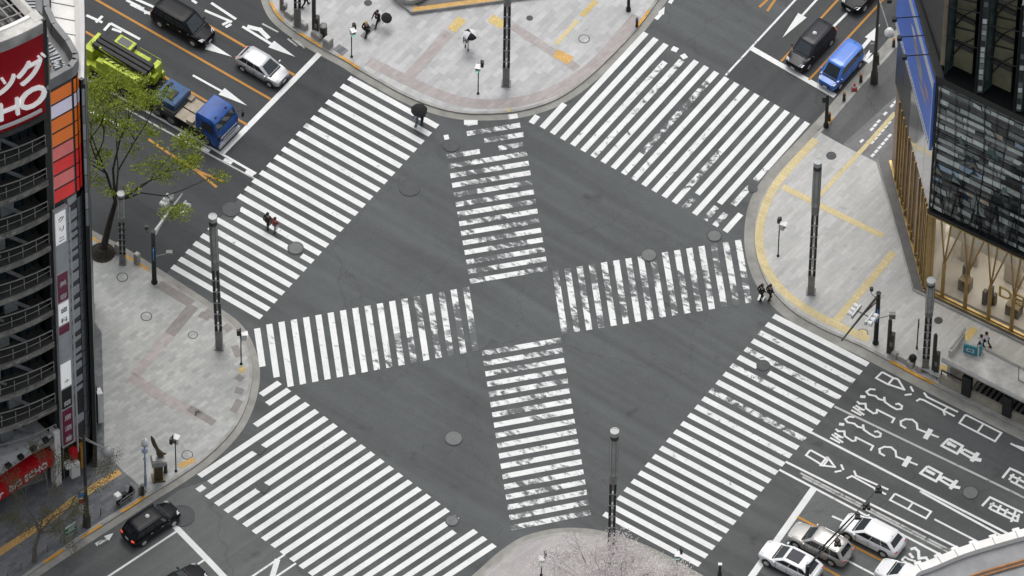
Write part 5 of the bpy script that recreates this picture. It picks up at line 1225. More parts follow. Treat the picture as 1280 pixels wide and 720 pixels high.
# 2 rounded sign tower -------------------------------
def wallgrid(q, a, b, zs, ncol, fn, gap=.05, proud=.03, thick=.05):
    """panels on the wall from a to b (left to right from outside)"""
    d = (b - a); L = d.length; d = d / L; n = Vector((d.y, -d.x, 0))
    for i in range(len(zs) - 1):
        for j in range(ncol):
            mi = fn(i, j)
            if mi is None: continue
            x0, x1 = L * j / ncol + gap, L * (j + 1) / ncol - gap
            A_, B_ = a + d * x0 + n * proud, a + d * x1 + n * proud
            q.panel(A_ + Vector((0, 0, zs[i] + gap)), B_ + Vector((0, 0, zs[i] + gap)), B_ + Vector((0, 0, zs[i + 1] - gap)), A_ + Vector((0, 0, zs[i + 1] - gap)), thick, mi)
def sign_tower():
    O = G(79, 600); t = thing('sign_tower', 'rounded narrow tower with orange and lavender panels above pale stripes', 'building', O)
    pp = lambda x, y: G(x, y) - O
    A = [pp(*p) for p in ((70, 601), (79, 600), (107, 584), (112, 580), (114.5, 574), (115, 566))]
    back = [pp(*p) for p in ((105, 548), (89, 528), (80, 508), (79, 430), (30, 430), (52, 560))]
    poly = [tuple(p[:2]) for p in A + back]
    q = M(); q.prism(poly, 0, 44.2, 0, 1); q.build('body', ['facade_dark', 'roof_grey'], t)
    # upper colour panels
    zs = [31.6 + i * (44.0 - 31.6) / 8 for i in range(9)]
    mats_ = ['panel_red', 'panel_pink', 'panel_redorange', 'panel_orange', 'panel_lavender', 'panel_amber']
    rows = [0, 1, 0, 1, 3, 3, 4, 3]; rows2 = [0, 0, 0, 2, 3, 3, 4, 3]
    q = M(); wallgrid(q, A[1], A[2], zs, 1, lambda i, j: rows[i], .12); q.build('colour_panels', mats_, t)
    q = M(); wallgrid(q, A[2], A[3], zs, 1, lambda i, j: rows2[i], .09); wallgrid(q, A[3], A[4], zs, 1, lambda i, j: rows2[i], .09); q.build('colour_panels', mats_, t)
    q = M(); wallgrid(q, A[0], A[1], zs, 1, lambda i, j: (5 if i % 3 else 3) if i != 4 else 0, .1); q.build('amber_panels', mats_, t)
    # parapet with ribbed seat-like band
    q = M(); rim = [A[1], A[2], A[4], A[5]] + back[:4]; o2 = [p.copy() for p in rim]
    for i in range(len(rim) - 1):
        a, b = rim[i], rim[i + 1]; d = (b - a).normalized(); n = Vector((-d.y, d.x, 0)); z0, z1 = Vector((0, 0, 44.2)), Vector((0, 0, 45.3))
        q.add([a + z0, b + z0, b + z1, a + z1, a + n * .4 + z1, b + n * .4 + z1, a + n * .5 + z0, b + n * .5 + z0], [(0, 1, 2, 3), (3, 2, 5, 4), (4, 5, 7, 6)], 0)
    a, b = A[0], A[1]; q.tube([A[0] + Vector((0, 0, 44.7)), A[1] + Vector((0, 0, 44.7))], .3, 4)
    q.build('parapet', 'roof_grey', t)
    for i in range(2, len(rim) - 1):
        q = M(); a, b = rim[i], rim[i + 1]; d = (b - a).normalized(); n = Vector((-d.y, d.x, 0)); L = (b - a).length; k = max(1, int(L / .28))
        for j in range(k):
            p = a + d * (j + .5) * L / k + n * 1.35 + Vector((0, 0, 44.35)); q.box(p, (.12, .75, .14), rz=math.atan2(d.y, d.x))
        q.build('rib', 'stripe_pale', t)
    q = M(); L = [p.copy() for p in rim[2:]]; off = []
    for i, p in enumerate(L):
        d = (L[min(i + 1, len(L) - 1)] - L[max(0, i - 1)]).normalized(); off.append(p + Vector((-d.y, d.x, 0)) * 2.0 + Vector((0, 0, 44.5)))
    q.tube(off, .07, 6); q.build('rust_pipe', 'rust', t, True)
    off2 = [p + Vector((-1.1, .5, 0)) for p in off]; q = M(); q.tube(off2, .05, 6); q.build('rust_pipe', 'rust', t, True)
    # lower stripes: slanting pale blades over dark glass
    q = M(); random.seed(21); z = 4.5; d = (A[2] - A[1]); Ld = d.length; d = d / Ld; n = Vector((d.y, -d.x, 0))
    while z < 31:
        h = random.choice((.5, .75, .95)); x0 = Ld * .60; x1 = Ld - .03
        s0 = A[1] + d * x0 + n * .05; s1 = A[1] + d * x1 + n * .05
        if z > 9 or random.random() < .35: q = M(); q.panel(s0 + Vector((0, 0, z - .1)), s1 + Vector((0, 0, z + .18)), s1 + Vector((0, 0, z + h + .1)), s0 + Vector((0, 0, z + h)), .06); q.build('pale_stripe', 'stripe_pale', t)
        z += h + random.choice((.35, .6, .85))
    q = M(); wallgrid(q, A[2], A[3], [3 + i * 1.75 for i in range(17)], 1, lambda i, j: 0, .06); wallgrid(q, A[3], A[4], [3 + i * 1.75 for i in range(17)], 1, lambda i, j: 0, .06); wallgrid(q, A[4], A[5], [3 + i * 1.75 for i in range(17)], 1, lambda i, j: 0, .06); q.build('curved_glazing', 'steel_glossy', t)
    # projecting tenants' sign column
    s0 = A[1] - d * .15 + n * .03; w = Ld * .50
    q = M(); q.loft([[s0 + n * .0, s0 + d * (w + .16), s0 + d * (w + .16) + n * .3, s0 + n * .3], [p + Vector((0, 0, 27.0)) for p in (s0, s0 + d * (w + .16), s0 + d * (w + .16) + n * .3, s0 + n * .3)]]); 
    for i in range(len(q.v)): q.v[i] += Vector((0, 0, 4.2))
    col = q.build('sign_column', 'pale_metal', t)
    segs = [(31.0, 27.4, 'sign_white', 'クリニ'), (27.3, 24.2, 'stripe_pale', ''), (24.1, 20.9, 'magenta_sign', '美容'), (20.8, 18.3, 'sign_white', '歯科'), (18.2, 17.2, 'magenta_sign', ''), (17.1, 14.0, 'stripe_pale', ''), (13.9, 11.0, 'sign_white', '＋'), (10.9, 8.6, 'black_metal', '銀'), (8.5, 1.2 + 3.2, 'magenta_sign', '居酒屋')]
    for z1, z0, mt, tx in segs:
        mt = 'sign_white_glow' if mt == 'sign_white' else mt
        q = M(); a = s0 + d * .06 + n * .33; b = s0 + d * (w - .06) + n * .33
        q.panel(a + Vector((0, 0, z0 + .08)), b + Vector((0, 0, z0 + .08)), b + Vector((0, 0, z1 - .04)), a + Vector((0, 0, z1 - .04)), .03); pn = q.build('tenant_panel', mt, col)
        if tx:
            hh = (z1 - z0) / max(len(tx), 1); sz = min(.62, hh * .8)
            q = M()
            for i, ch in enumerate(tx):
                gl_ = glyphs(ch, sz, .01); mx = Matrix((d, -n, Vector((0, 0, 1)))).transposed().to_4x4(); mx.translation = a + d * ((w - .12) - twidth(gl_)) / 2 + n * .02 + Vector((0, 0, z1 - .1 - (i + .85) * hh * .92)); q.merge(gl_, mx)
            q.build('lettering', 'stone_dark' if mt == 'sign_white_glow' else 'sign_white', pn)
    q = M(); s = A[1] + d * (Ld * .55) + n * .42; q.tube([s + Vector((0, 0, 3)), s + Vector((0, 0, 31))], .08, 6); q.build('edge_trim', 'pale_metal', t)
    # street level signs
    for x, y, z, sz, mt in ((93, 600, 3.2, (.5, .5, 1.0), 'red_sign_bright'), (94, 603, 1.6, (.7, .4, 1.6), 'sign_white'), (103, 592, 2.2, (.4, .5, 2.4), 'panel_amber'), (86, 606, 2.4, (.5, .5, .5), 'white_plastic')):
        q = M(); p = pp(x, y); q.box((p.x, p.y, z), sz, rz=R(30)); q.build('shop_sign', mt, t, False, .04)
sign_tower()
random.seed(33)
def white_block():
    O = G(121, 580); t = thing('white_roofed_building', 'building with a white paneled roof behind the orange sign tower', 'building', O)
    px = [(117, 586), (122, 585), (120.5, 520), (119, 470), (118, 380), (80.5, 380), (80.5, 508), (89.5, 527.4), (105.5, 547.4), (116, 562)]
    poly = polyl(px, 0, O); q = M(); q.prism(poly, 0, 43.6, 0); q.build('body', 'facade_dark', t)
    q = M(); q.prism(polyl([(112, 555), (113, 380), (81.5, 380), (81.5, 507), (90, 525), (105, 545)], 0, O), 43.6, 43.9, 0); rf = q.build('roof', 'roof_white', t)
    q = M()
    for k in range(9):
        a = G(82, 383 + k * 17.5) - O; b = G(113, 389 + k * 17.5) - O; q.tube([a + Vector((0, 0, 43.91)), b + Vector((0, 0, 43.91))], .04, 4)
    q.build('roof_seams', 'grey_metal', rf)
    q = M(); e = [G(*p) - O for p in ((118, 380), (119, 470), (120.5, 520), (122, 585))]; q.tube([p + Vector((-.25, 0, 44.2)) for p in e], [.34, .34, .32, .2], 4); q.build('parapet', 'roof_white', t)
    q = M(); A_, B_ = G(117, 586) - O, G(122, 585) - O; wallgrid(q, A_, B_, [28 + i * 1.9 for i in range(9)], 1, lambda i, j: i % 2, .05); q.build('wall_panels', ['steel_glossy', 'stripe_pale'], t)
    p = G(125, 530) - O; q = M(); q.box((p.x, p.y, 2.2), (.4, .6, 3.4), rz=R(20)); q.build('light_box', 'sign_white', t, False, .03); q = M(); q.box((p.x - .35, p.y + .2, 2.2), (.3, .5, 4.2), rz=R(20)); q.build('post', 'black_metal', t)
white_block()

# 3 glass building with the gold shop -------------------------------
def glass_building():
    C = G(1155, 364); rz = head((1147.5, 362), (1280, 426)); t = thing('glass_building', 'dark faceted glass building above a gold framed shop at right', 'building', C, rz)
    inv = Matrix.Rotation(-rz, 3, 'Z'); loc = lambda w: inv @ (w - C)
    wl = loc(G(1155 - 42, 364 - 160)); wl.z = 0; LW = wl.length; wd = wl / LW; wn = Vector((-wd.y, wd.x, 0))       # left wall, its outward side
    FW = 15.0; Z0, Z1, Z2 = 9.4, 24.4, 37.0
    E = wd * LW
    body = [(0, 0), (FW, 0), (FW, 16), (E.x + 4, E.y + 6), (E.x + .6, E.y + .4), (E.x, E.y)]
    q = M(); q.prism(body, Z0, Z1); q.build('lower_block', 'glass_dark', t)
    # left wall: polished panels that mirror the street
    m_, nt_, b_ = newmat('mirror_panel'); b_.inputs['Base Color'].default_value = (.42, .43, .44, 1); b_.inputs['Metallic'].default_value = .95; b_.inputs['Roughness'].default_value = .07; MATS['mirror_panel'] = m_
    q = M(); a = Vector((0, 0, 0)); 
    def lw(u, z, off=0): return wd * u + wn * off + Vector((0, 0, z))
    for k in range(5):
        u0, u1 = LW * k / 5, LW * (k + 1) / 5
        q.panel(lw(u1 - .02, Z0 + .05, .03), lw(u0 + .02, Z0 + .05, .03), lw(u0 + .02, 16.4, .03), lw(u1 - .02, 16.4, .03), .06, 1 if k > 2 else 0)
    q.build('mirror_cladding', ['mirror_panel', 'facade_dark'], t)
    q = M()
    for i in range(4):
        for k in range(5):
            z0 = 16.5 + i * 2; q.panel(lw(LW * (k + 1) / 5 - .03, z0, .02 + .02 * (k % 2)), lw(LW * k / 5 + .03, z0, .02), lw(LW * k / 5 + .03, z0 + 1.94, .03), lw(LW * (k + 1) / 5 - .03, z0 + 1.94, .02), .04)
    q.build('side_glazing', 'teal_glass', t)
    q = M(); q.box(lw(.0, (Z0 + Z1) / 2, .0), (.12, .12, Z1 - Z0)); q.build('corner_trim', 'black_metal', t)
    # front lower tier: bands of pale blinds behind dark glass, thin frames
    mat('facet_glass', (.10, .15, .15), .08, .3, .2, .3, .6)
    rnd = random.Random(4); bl = M(); z = Z0 + .55; row = 0
    for nm, c in (('blind_glint_pale', (.60, .66, .63)), ('blind_glint_mid', (.36, .41, .39)), ('blind_glint_dim', (.14, .175, .17)), ('blind_blue', (.28, .40, .52)), ('blind_warm', (.40, .34, .24))): mat(nm, c, .35, 0, .4, .25, 1.3)
    while z < Z1 - .7:
        x = rnd.uniform(0.05, .3)
        hh = rnd.choice((.42, .5, .6)); low_ = z < 13.2
        while x < FW:
            w = rnd.choice((.7, .95, 1.3, 1.9)) * (.6 if low_ else 1)
            r = rnd.random()
            if True:
                mi = 5 if r < .2 else rnd.choices((0, 1, 2, 3, 4), (5, 4, 3, .5, .7))[0] if not low_ else rnd.choices((0, 1, 2), (1, 3, 5))[0]
                sk = rnd.uniform(-.06, .06); tl = rnd.uniform(-.02, .05)
                bl.panel((x, -.02, z), (min(x + w - .05, FW), -.02 - tl, z + sk), (min(x + w - .05, FW) + sk, -.04 - tl, z + hh + sk), (x + sk, -.04, z + hh), .03, mi)
            x += w
        z += hh + rnd.choice((.38, .5, .62)) + (.5 if row % 4 == 3 else 0); row += 1
        bl.build('louvre', ['blind_glint_pale', 'blind_glint_mid', 'blind_glint_dim', 'blind_blue', 'blind_warm', 'facade_dark'], t); bl = M()
    q = M()
    for k in range(13):
        x = .3 + k * 1.15; dx = rnd.uniform(-.6, .6) if k % 2 else 0; q.tube([(x, -.09, Z0 + .3), (x + dx, -.09, (Z0 + Z1) / 2), (x + dx * .3, -.09, Z1)], .022 if k % 3 else .035, 4)
    for k in range(9):
        x = .2 + k * 1.55; q.tube([(x, -.1, Z0 + .3), (x + .45, -.1, Z0 + 4.2), (x + .95, -.1, Z0 + .3)], .05, 4)
    for zz in (Z0 + 4.3, Z0 + 9.2): q.tube([(0, -.08, zz), (FW, -.08, zz)], .05, 4)
    q.build('frames', 'black_metal', t)
    for k in range(22):                                                   # large tilted glass facets
        q = M()
        x = rnd.uniform(0, 12); zz = rnd.uniform(Z0 + 2, Z1 - 3.4); w = rnd.uniform(.6, 1.5); h_ = rnd.uniform(.8, 2.0)
        q.add([(x, -.03, zz), (x + w, -.03, zz + .2), (x + w * .5, -.13, zz + h_ * .5), (x + w * .3, -.03, zz + h_)], [(0, 1, 2), (1, 3, 2), (3, 0, 2)]); q.build('facet_cladding', 'facet_glass' if k % 3 else 'teal_glass', t)
    q = M(); q.box((FW / 2, .0, Z0 + .1), (FW, .5, .42)); q.build('bottom_beam', 'black_metal', t); q = M(); q.box((FW / 2, -.27, Z0 - .08), (FW, .06, .1)); q.build('gold_lip', 'gold_light', t)
    # ledge and upper tier of deep prism bays
    q = M(); q.prism([(-.05, -.3), (FW, -.3), (FW, 4), (E.x, E.y), (wd * LW + wn * .1)[:2]], Z1, Z1 + .7); q.build('ledge', 'black_metal', t)
    mat('interior_olive', (.15, .145, .082), .6, var=.3, nscale=.5); mat('interior_tan', (.30, .245, .165), .6, var=.25, nscale=.5)
    q = M(); q.prism([(0, 1.6), (FW, 1.6), (FW, 10), (E.x + 1, E.y), (E.x, E.y - .2), (.1, .35)], Z1 + .7, Z2); q.build('upper_block', 'black_metal', t)
    ol = M(); gp = M(); fr = M(); lo_ = M(); lo2 = M(); x = .6; k = 0
    while x < FW - 3:
        ol.panel((x + .15, 1.25, Z1 + 1.3), (x + 1.65, 1.25, Z1 + 1.3), (x + 1.65, 1.25, Z2), (x + .15, 1.25, Z2), .1, 0)
        ol.panel((x - .55, .6, Z1 + 1.6), (x - .1, .75, Z1 + 1.6), (x - .1, .75, Z2), (x - .55, .6, Z2), .1, 1)
        gp.panel((x + 1.7, 2.1, Z1 + .8), (x + 2.5, .35, Z1 + .8), (x + 2.55, .3, Z2), (x + 1.75, 2.05, Z2), .06)
        gp.panel((x + 2.5, .3, Z1 + .8), (x + 3.05, .55, Z1 + .8), (x + 3.05, .55, Z2), (x + 2.55, .3, Z2), .06)
        gp.panel((x - .1, .6, Z1 + .8), (x + .12, 2.1, Z1 + .8), (x + .12, 2.1, Z2), (x - .1, .6, Z2), .06)
        for zz in range(26):  # pale slats paint reflections and glints onto the bay glass
            za = Z1 + 1.1 + zz * .62
            if za < Z2 and rnd.random() < .62: a = rnd.uniform(.05, .2); lo_.panel((x + 1.75 + a, 2.02 - a * 2.1, za), (x + 2.45, .42, za - .35), (x + 2.45, .40, za - .12), (x + 1.75 + a, 2.0 - a * 2.1, za + .2), .02, rnd.choice((0, 1, 1, 2)))
            if za < Z2: lo2.panel((x + 2.68, .34, za), (x + 2.95, .46, za), (x + 2.95, .46, za + .5), (x + 2.68, .34, za + .5), .02, rnd.choice((0, 1, 2, 3, 3)))
        for a, b in (((x - .1, .5), (x - .1, .5)), ((x + .15, 2.1), (x + .15, 2.1)), ((x + 1.7, 2.05), (x + 1.7, 2.05)), ((x + 2.52, .26), (x + 2.52, .26)), ((x + 2.62, .3), (x + 2.62, .3))): fr.tube([(*a, Z1 + .7), (*b, Z2)], .06, 4)
        for zz in range(5):
            za = Z1 + 5.2 + zz * 3.2; fr.tube([(x - .2, .5, za), (x + 2.5, .9, za + (.5 if zz % 2 else -.3))], .06, 4); fr.tube([(x + .1, 1.2, za + .4), (x + 1.7, 1.2, za + .9)], .07, 4); fr.tube([(x + .15, 1.15, za - 2.6), (x + 1.0, .95, za - .6), (x + 1.7, 1.15, za + .2)], .05, 4)
        lo_.v = [v + Vector((0, -.55, 0)) for v in lo_.v]; lo_.build('bay_glint', ['blind_glint_pale', 'blind_glint_mid', 'blind_glint_dim'], t); lo_ = M(); lo2.v = [v + Vector((0, -.55, 0)) for v in lo2.v]; lo2.build('bay_glint', ['blind_glint_pale', 'blind_glint_mid', 'blind_glint_dim', 'facade_dark'], t); lo2 = M()
        for zz in range(4): q = M(); q.box((x + .9, .64, Z1 + 3.9 + zz * 3.1), (1.5, .1, .5)); q.build('spandrel', 'black_metal', t)
        x += 3.15; k += 1
    DY = Vector((0, -.55, 0))
    for mm_ in (ol, gp, fr): mm_.v = [v + DY for v in mm_.v]
    ol.build('bay_panels', ['interior_olive', 'interior_tan'], t); gp.build('bay_glazing', 'facet_glass', t); fr.build('bay_frames', 'black_metal', t); pass
    # shop
    mat('shop_wall', (.55, .52, .47), .7, var=.06); mat('shop_floor', (.42, .39, .35), .4, var=.08); mat('shop_beige', (.44, .38, .31), .6, var=.08)
    q = M(); q.box((FW / 2, 4.2, .18), (FW - .3, 7.6, .1)); q.build('shop_floor', 'shop_floor', t)
    q = M(); q.box((FW / 2, 5.2, 4.8), (FW - .2, .2, 9.1)); q.box((.25, 2.7, 4.8), (.2, 4.8, 9.1)); q.build('shop_back_wall', 'shop_wall', t)
    q = M(); q.box((FW / 2 + .3, 2.2, 6.9), (FW - .8, .15, 4.6)); q.build('mezzanine', 'shop_wall', t)
    q = M(); 
    q.box((FW / 2, 1.15, Z0 - .3), (FW - 1.4, 1.5, .06))
    q.build('ceiling_light', 'light_strip', t); q = M(); q.box((FW / 2, 3.7, 4.4), (FW - 1.4, 2.2, .06)); q.build('ceiling_light', 'light_strip', t)
    for x, y, w, dd, h in ((2.5, 1.6, .9, .7, 1.2), (6.6, 1.5, 1.1, .8, 1.1), (9.6, 1.6, 1.2, .7, 1.0)): q = M(); q.box((x, y, .23 + h / 2), (w, dd, h)); q.build('display_case', 'bronze_dark', t, False, .05)
    q = M()
    for x, y, w, h in ((2.2, 2.2, .5, 1.9), (4.35, 1.2, .35, 1.5), (4.75, 1.3, .35, 2.1), (5.0, 1.5, .25, 1.2), (7.4, 2.3, .6, 1.8)): q.box((x, y, .23 + h / 2), (w, .4, h))
    q.build('mannequin_stand', 'dark_post', t, False, .06)
    for x in (1.6, 5.2, 8.6, 11.5): q = M(); q.box((x, 3.8, 2.2), (1.4, .3, 3.6)); q.build('wall_cabinet', 'shop_beige', t)
    pane = M(); xs = [.45, 1.5, 3.4, 5.35, 7.25, 9.15, 11.05, 12.95, 14.9]
    for i in range(len(xs) - 1): pane.panel((xs[i] + .12, .10, .5), (xs[i + 1] - .12, .10, .5), (xs[i + 1] - .12, .10, Z0 - .15), (xs[i] + .12, .10, Z0 - .15), .012)
    pane.build('shop_window', 'pane', t)
    for x in xs[1:]:
        q = M(); q.tube([(x, -.02, .3), (x, -.02, 4.4)], [.17, .15], 4)
        for tx, r in ((-.5, .075), (.35, .075), (1.25, .065)): q.tube([(x, -.02, 4.2), (x + tx, -.02, Z0 - .05)], r, 4)
        q.build('gold_column', 'gold', t)
    q = M(); q.box((.2, .05, Z0 / 2), (.42, .3, Z0 - .1)); q.box((.5, .0, Z0 / 2), (.12, .2, Z0 - .1)); q.build('corner_pier', 'gold', t)
    q = M(); q.box((FW / 2, -.05, .36), (FW, .38, .14)); q.build('gold_sill', 'gold_light', t); q = M(); q.box((FW / 2, -.1, .45), (FW, .05, .1)); q.build('sill_strip', 'bronze_dark', t)
    for tx, x, z in (('DE', 5.75, 3.2), ('M', 7.7, 3.2)):
        q = M(); gl_ = glyphs(tx, 1.7, .05); q.merge(gl_, Matrix.Translation((x, .3, z))); q.build('lettering', 'gold_light', t)
    # gold side along the left wall
    q = M(); q.panel(lw(LW, .3, -.1), lw(.5, .3, -.1), lw(.5, Z0, -.1), lw(LW, Z0, -.1), .1); q.build('side_panel', 'tan_panel', t)
    for i, u in enumerate((.35, .8, 1.3, 2.2, 3.1, 4.6, 5.6, 6.9, 7.9, 8.7, 9.4, 10.2)):
        if u < LW: q = M(); q.box(lw(u, Z0 / 2, .03), (.14, .16, Z0 - .1), rz=math.atan2(wd.y, wd.x)); q.build('gold_fin', 'gold' if i % 3 else 'gold_light', t)
    q = M()
    for k in range(16): q.box(lw(.7 + k * .5, 1.0 + (k % 4) * .25, .1), (.1, .06, .12))
    q.build('gold_studs', 'gold_light', t)
    q = M(); q.panel(lw(LW, .05, .12), lw(.1, .05, .12), lw(.1, .34, .12), lw(LW, .34, .12), .2); q.build('side_sill', 'gold_light', t)
    # plinth
    pl = [loc(G(*p)) for p in ((1118, 176), (1097, 203), (1107, 240), (1141.7, 364), (1300, 441), (1300, 425), (1160, 360), (1125, 240))]
    q = M(); q.prism([(p.x, p.y) for p in pl], PZ, PZ + .16, 0, 0); q.build('plinth', 'stone_dark', t)
    q = M()
    for a, b in ((1, 2), (2, 3), (3, 4)): q.tube([Vector((pl[a].x, pl[a].y, PZ + .1)), Vector((pl[b].x, pl[b].y, PZ + .1))], .09, 4)
    q.build('plinth_edge', 'concrete', t)
    return C, rz, lw, LW, wd, wn
C_, rz_, lw, LW, wd, wn = glass_building()
def billboard():
    t = thing('billboard', 'tall blue billboard with white margins hung on the side of the glass building', 'billboard', C_, rz_)
    u0, u1, z0, z1 = .15, LW - .1, 16.2, 23.9
    mat('poster_blue', (.075, .20, .74), .5, var=.2, nscale=.12); mat('poster_white', (.66, .68, .75), .5, var=.05); mat('poster_grey', (.30, .29, .36), .5, var=.3, nscale=2); mat('poster_skin', (.44, .30, .27), .5, var=.15)
    def pan(a, b, c, d, off, mt, nm, th=.02): q = M(); q.panel(lw(b, c, off), lw(a, c, off), lw(a, d, off), lw(b, d, off), th); return q.build(nm, mt, t)
    pan(u0, u1, z0, z1, .28, 'poster_blue', 'poster', .2); pan(u0, u1, z0, z0 + .75, .288, 'poster_white', 'margin'); pan(u0, u1, z1 - .95, z1, .288, 'poster_white', 'margin'); pan(u0, u0 + .12, z0 + .75, z1 - .95, .288, 'poster_white', 'margin')
    q = M()
    for k in range(26): u = u0 + .4 + k * .36; q.panel(lw(u + random.uniform(.1, .26), z0 + .28, .296), lw(u, z0 + .28, .296), lw(u, z0 + .46, .296), lw(u + .2, z0 + .46, .296), .01)
    q.build('small_print', 'dark_post', t)
    for a, b, c, d, mt in ((3.2, 5.6, 19.6, 21.4, 'poster_grey'), (4.6, 6.8, 20.6, 21.9, 'poster_grey'), (1.6, 3.6, 19.2, 19.9, 'poster_skin'), (1.0, 3.0, 20.4, 21.1, 'poster_skin'), (2.9, 4.3, 19.0, 19.5, 'poster_skin'), (5.8, 7.4, 21.4, 22.2, 'poster_white')):
        q = M(); q.add([lw(b, (c + d) / 2 - .1, .293), lw((a + b) / 2, c, .293), lw(a, c + .15, .293), lw(a + .1, d - .2, .293), lw((a + b) / 2, d, .293)], [(0, 1, 2, 3, 4)]); q.build('picture_shape', mt, t)
    for k in range(6):
        u = 2.3 + k * 1.75
        q = M(); q.tube([lw(u, z1 + .5, .05), lw(u, z1 + .7, 1.9)], .045, 6); q.build('lamp_arm', 'black_metal', t); q = M(); q.box(lw(u, z1 + .55, 1.95), (.34, .26, .34), rz=.6); q.box(lw(u + .2, z1 + .45, 1.9), (.25, .25, .2)); q.build('lamp_head', 'black_metal', t, False, .03)
billboard()
# subway entrance -------------------------------
def subway():
    O = G(1176, 474); t = thing('subway_entrance', 'subway entrance with stained flat concrete roof beside the bus lane', 'subway entrance', (O.x, O.y, PZ))
    f = lambda x, y, z: tuple((G(x, y, z) - O)[:2]); zr = 2.9
    roof = [f(1177, 450, zr), f(1310, 517, zr), f(1310, 478, zr), f(1222, 433, zr), f(1203, 424, zr), f(1192, 444, zr)]
    q = M(); q.prism(roof, zr - .35, zr); q.build('roof', 'concrete_stained', t)
    q = M(); a, b = Vector((*f(1177, 450.5, zr), zr + .06)), Vector((*f(1310, 517.5, zr), zr + .06)); q.tube([a, b], .14, 4); a, b = Vector((*f(1222, 433.5, zr), zr + .05)), Vector((*f(1310, 478.5, zr), zr + .05)); q.tube([a, b], .1, 4); q.build('rim', 'concrete', t)
    q = M(); q.prism([f(1203, 424, zr), f(1206, 426, zr), f(1189, 449, zr), f(1185, 447, zr)], 0, zr + .75); q.build('end_wall', 'concrete_stained', t); q = M(); q.prism([f(1205, 420, zr), f(1207, 421.5, zr), f(1189, 446, zr), f(1187, 445, zr)], zr + .76, zr + .9); q.build('end_coping', 'concrete', t)
    lowa = [G(1173, 481) - O, G(1320, 556) - O]; d = (lowa[1] - lowa[0]).normalized(); n = Vector((-d.y, d.x, 0)); a = lowa[0] + n * .05
    q = M(); L = 12.0; P = [a, a + d * L, a + d * L + n * .22, a + n * .22]; q.prism([tuple(p[:2]) for p in P], 0, .95); q.build('street_wall', 'beige_wall', t, False, .02)
    q = M()
    for u in (0.1, 2.0): q.tube([a + d * u + n * .11 + Vector((0, 0, .9)), a + d * u + n * .11 + Vector((0, 0, 1.5))], .05, 6)
    q.tube([a + n * .11 + d * .1 + Vector((0, 0, 1.5)), a + n * .11 + d * 2.0 + Vector((0, 0, 1.5))], .07, 6); q.build('handrail', 'black_metal', t)
    for u in (2.0, 5.4):
        q = M(); p = a + d * (u + .3) + n * .0; q.box((p.x, p.y, 1.35), (.75, .35, 2.1), rz=math.atan2(d.y, d.x)); q.build('notice_cabinet', 'black_metal', t, False, .03)
    q = M(); q.prism([tuple((a + d * 2.2 + n * .5)[:2]), tuple((a + d * L + n * .5)[:2]), tuple((a + d * L + n * 2.6)[:2]), tuple((a + d * 2.2 + n * 2.6)[:2])], .0, .05); q.build('stair_well', 'black_metal', t)
    q = M()
    for k in range(14): p = a + d * (2.5 + k * .42) + n * 1.3; q.box((p.x, p.y, .12 + .03 * (k % 2)), (.2, 1.8, .12), rz=math.atan2(d.y, d.x))
    q.build('stairs', 'stone_dark', t)
    q = M(); q.prism([tuple((a + d * .3 + n * .4)[:2]), tuple((a + d * 2.1 + n * .4)[:2]), tuple((a + d * 2.1 + n * 2.2)[:2]), tuple((a + d * .3 + n * 2.2)[:2])], .0, .03); q.build('entrance_floor', 'concrete', t)
    q = M(); q.prism([tuple((a + d * 2.2 + n * 2.7)[:2]), tuple((a + d * L + n * 2.7)[:2]), tuple((a + d * L + n * 2.9)[:2]), tuple((a + d * 2.2 + n * 2.9)[:2])], 0, zr - .35); q.build('back_wall', 'concrete_stained', t)
    p = G(1213, 439.5, zr + .55) - O; q = M(); q.box((p.x, p.y, zr + .62), (1.05, .12, .95), rz=R(-20)); s = q.build('sign', 'sign_teal', t)
    gl_ = glyphs('C2', .55, .01); q = M(); mx = Matrix.Rotation(R(-20), 4, 'Z'); mx.translation = Vector((p.x, p.y, zr + .45)) + mx.to_3x3() @ Vector((-twidth(gl_) / 2, -.075, 0)); q.merge(gl_, mx); q.build('lettering', 'sign_white', s)
    q = M(); q.box((p.x + .75, p.y + .1, zr + .55), (.08, .5, 1.1), rz=R(-20)); q.build('sign_side', 'sign_teal', t)
    q = M(); pp = [Vector((*f(x, y, zr), zr + .15)) for x, y in ((1273, 466), (1273, 478), (1290, 487))]; q.tube([pp[0] + Vector((0, 0, .5)), pp[1], pp[2]], .03, 5); q.build('cable', 'black_metal', t)
subway()
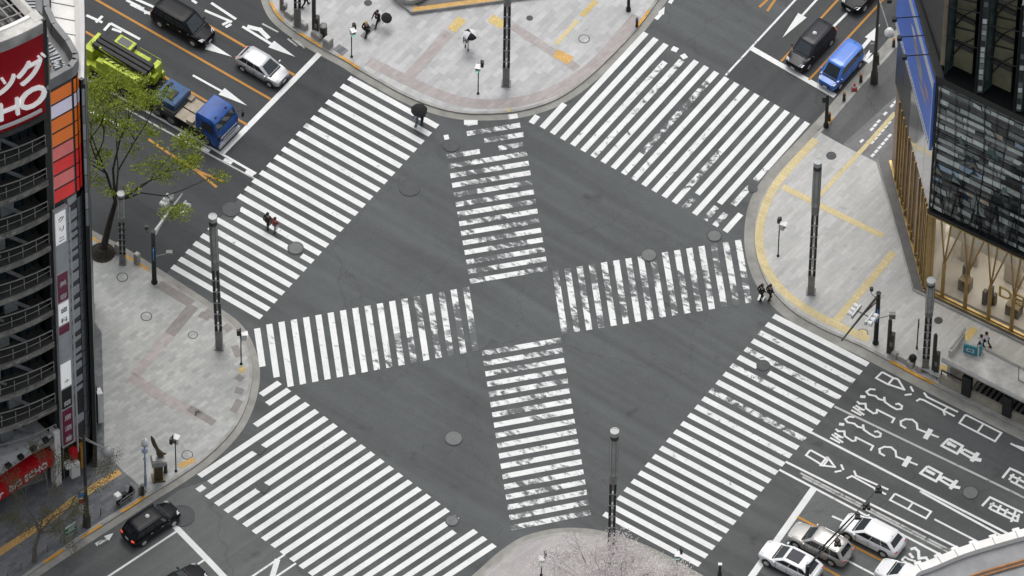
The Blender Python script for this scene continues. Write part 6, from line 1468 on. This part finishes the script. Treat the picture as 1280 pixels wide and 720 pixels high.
# roof in the lower right corner -------------------------------
def corner_roof():
    z = 30.0; O = G(1180, 1030); t = thing('curved_roof_building', 'curved white parapet and grey roof cutting the lower right corner', 'building', (O.x, O.y, 0))
    out = smooth_line([(1128, 735), (1137, 711), (1165, 698.5), (1200, 684), (1240, 671.5), (1290, 658), (1350, 645)], 5)
    L = [G(x, y, z) - O for x, y in out]
    for p in L: p.z = 0
    inn = offset_line(L, -.62); inn2 = offset_line(L, -2.3)
    poly = [tuple(p[:2]) for p in L] + [tuple((G(x, y, z) - O)[:2]) for x, y in ((1450, 900), (1090, 900))]
    q = M(); q.prism(poly, 0, z - .5, 0, 1); q.build('body', ['concrete', 'roof_grey'], t)
    q = M(); q.loft([[L[i] + Vector((0, 0, z - 1.2)), L[i] + Vector((0, 0, z)), inn[i] + Vector((0, 0, z)), inn[i] + Vector((0, 0, z - .49))] for i in range(len(L))]); par = q.build('parapet', 'roof_white', t)
    q = M(); q2 = M()
    acc = 0
    for i in range(len(L) - 1):
        acc += (L[i + 1] - L[i]).length
        if acc > 1.2:
            acc = 0; d = (L[i + 1] - L[i]).normalized(); q.tube([L[i] + Vector((0, 0, z + .01)), inn[i] + Vector((0, 0, z + .01))], .02, 4); c = L[i] + Vector((0, 0, z - .15)); q2.box(c + Vector((d.y, -d.x, 0)) * -.12 + d * .1, (.5, .22, .25), rz=math.atan2(d.y, d.x))
    q.build('joints', 'grey_metal', par); q2.build('brackets', 'roof_white', par)
    q = M(); q.tube([p + Vector((0, 0, z - .3)) for p in inn2], .1, 6); q.build('rust_rail', 'rust', t, True)
    q = M(); o3 = offset_line(L, -2.55); q.tube([p + Vector((0, 0, z - .35)) for p in o3], .07, 6); q.build('rust_rail', 'rust', t, True)
    q = M()
    o4 = offset_line(L, -2.8); o5 = offset_line(L, -7)
    for i in range(3, len(L), 4): q.tube([o4[i] + Vector((0, 0, z - .48)), o5[i] + Vector((0, 0, z - .48))], .04, 4)
    q.build('roof_seams', 'pale_metal', t)
corner_roof()

# ------------------------------------------------------------------ light
w = bpy.data.worlds.new('World'); sc.world = w; w.use_nodes = True; nt = w.node_tree
sky = nt.nodes.new('ShaderNodeTexSky'); sky.sky_type = 'NISHITA'; sky.sun_disc = False
SUN_EL, SUN_AZ = R(68), R(-6)                        # compass angle from +y, clockwise
sky.sun_elevation = SUN_EL; sky.sun_rotation = SUN_AZ; sky.air_density = 1.0; sky.dust_density = 5.0; sky.ozone_density = 1.0
hs = nt.nodes.new('ShaderNodeHueSaturation'); hs.inputs['Saturation'].default_value = .28                    # overcast: the blue is washed out
nt.links.new(sky.outputs[0], hs.inputs['Color']); nt.links.new(hs.outputs[0], nt.nodes['Background'].inputs[0]); nt.nodes['Background'].inputs[1].default_value = .15
sd = bpy.data.lights.new('sun', 'SUN'); sd.energy = .8; sd.angle = R(32); sd.color = (1, .975, .94)
so = bpy.data.objects.new('sun', sd); COL.objects.link(so)
v = Vector((math.sin(SUN_AZ) * math.cos(SUN_EL), math.cos(SUN_AZ) * math.cos(SUN_EL), math.sin(SUN_EL))); so.rotation_euler = v.to_track_quat('Z', 'Y').to_euler(); so.location = v * 100
sc.view_settings.view_transform = 'Standard'; sc.view_settings.look = 'None'; sc.view_settings.gamma = 1; sc.view_settings.use_curve_mapping = False
sc.view_settings.exposure = 0.0
sc.cycles.max_bounces = 6; sc.cycles.transparent_max_bounces = 12
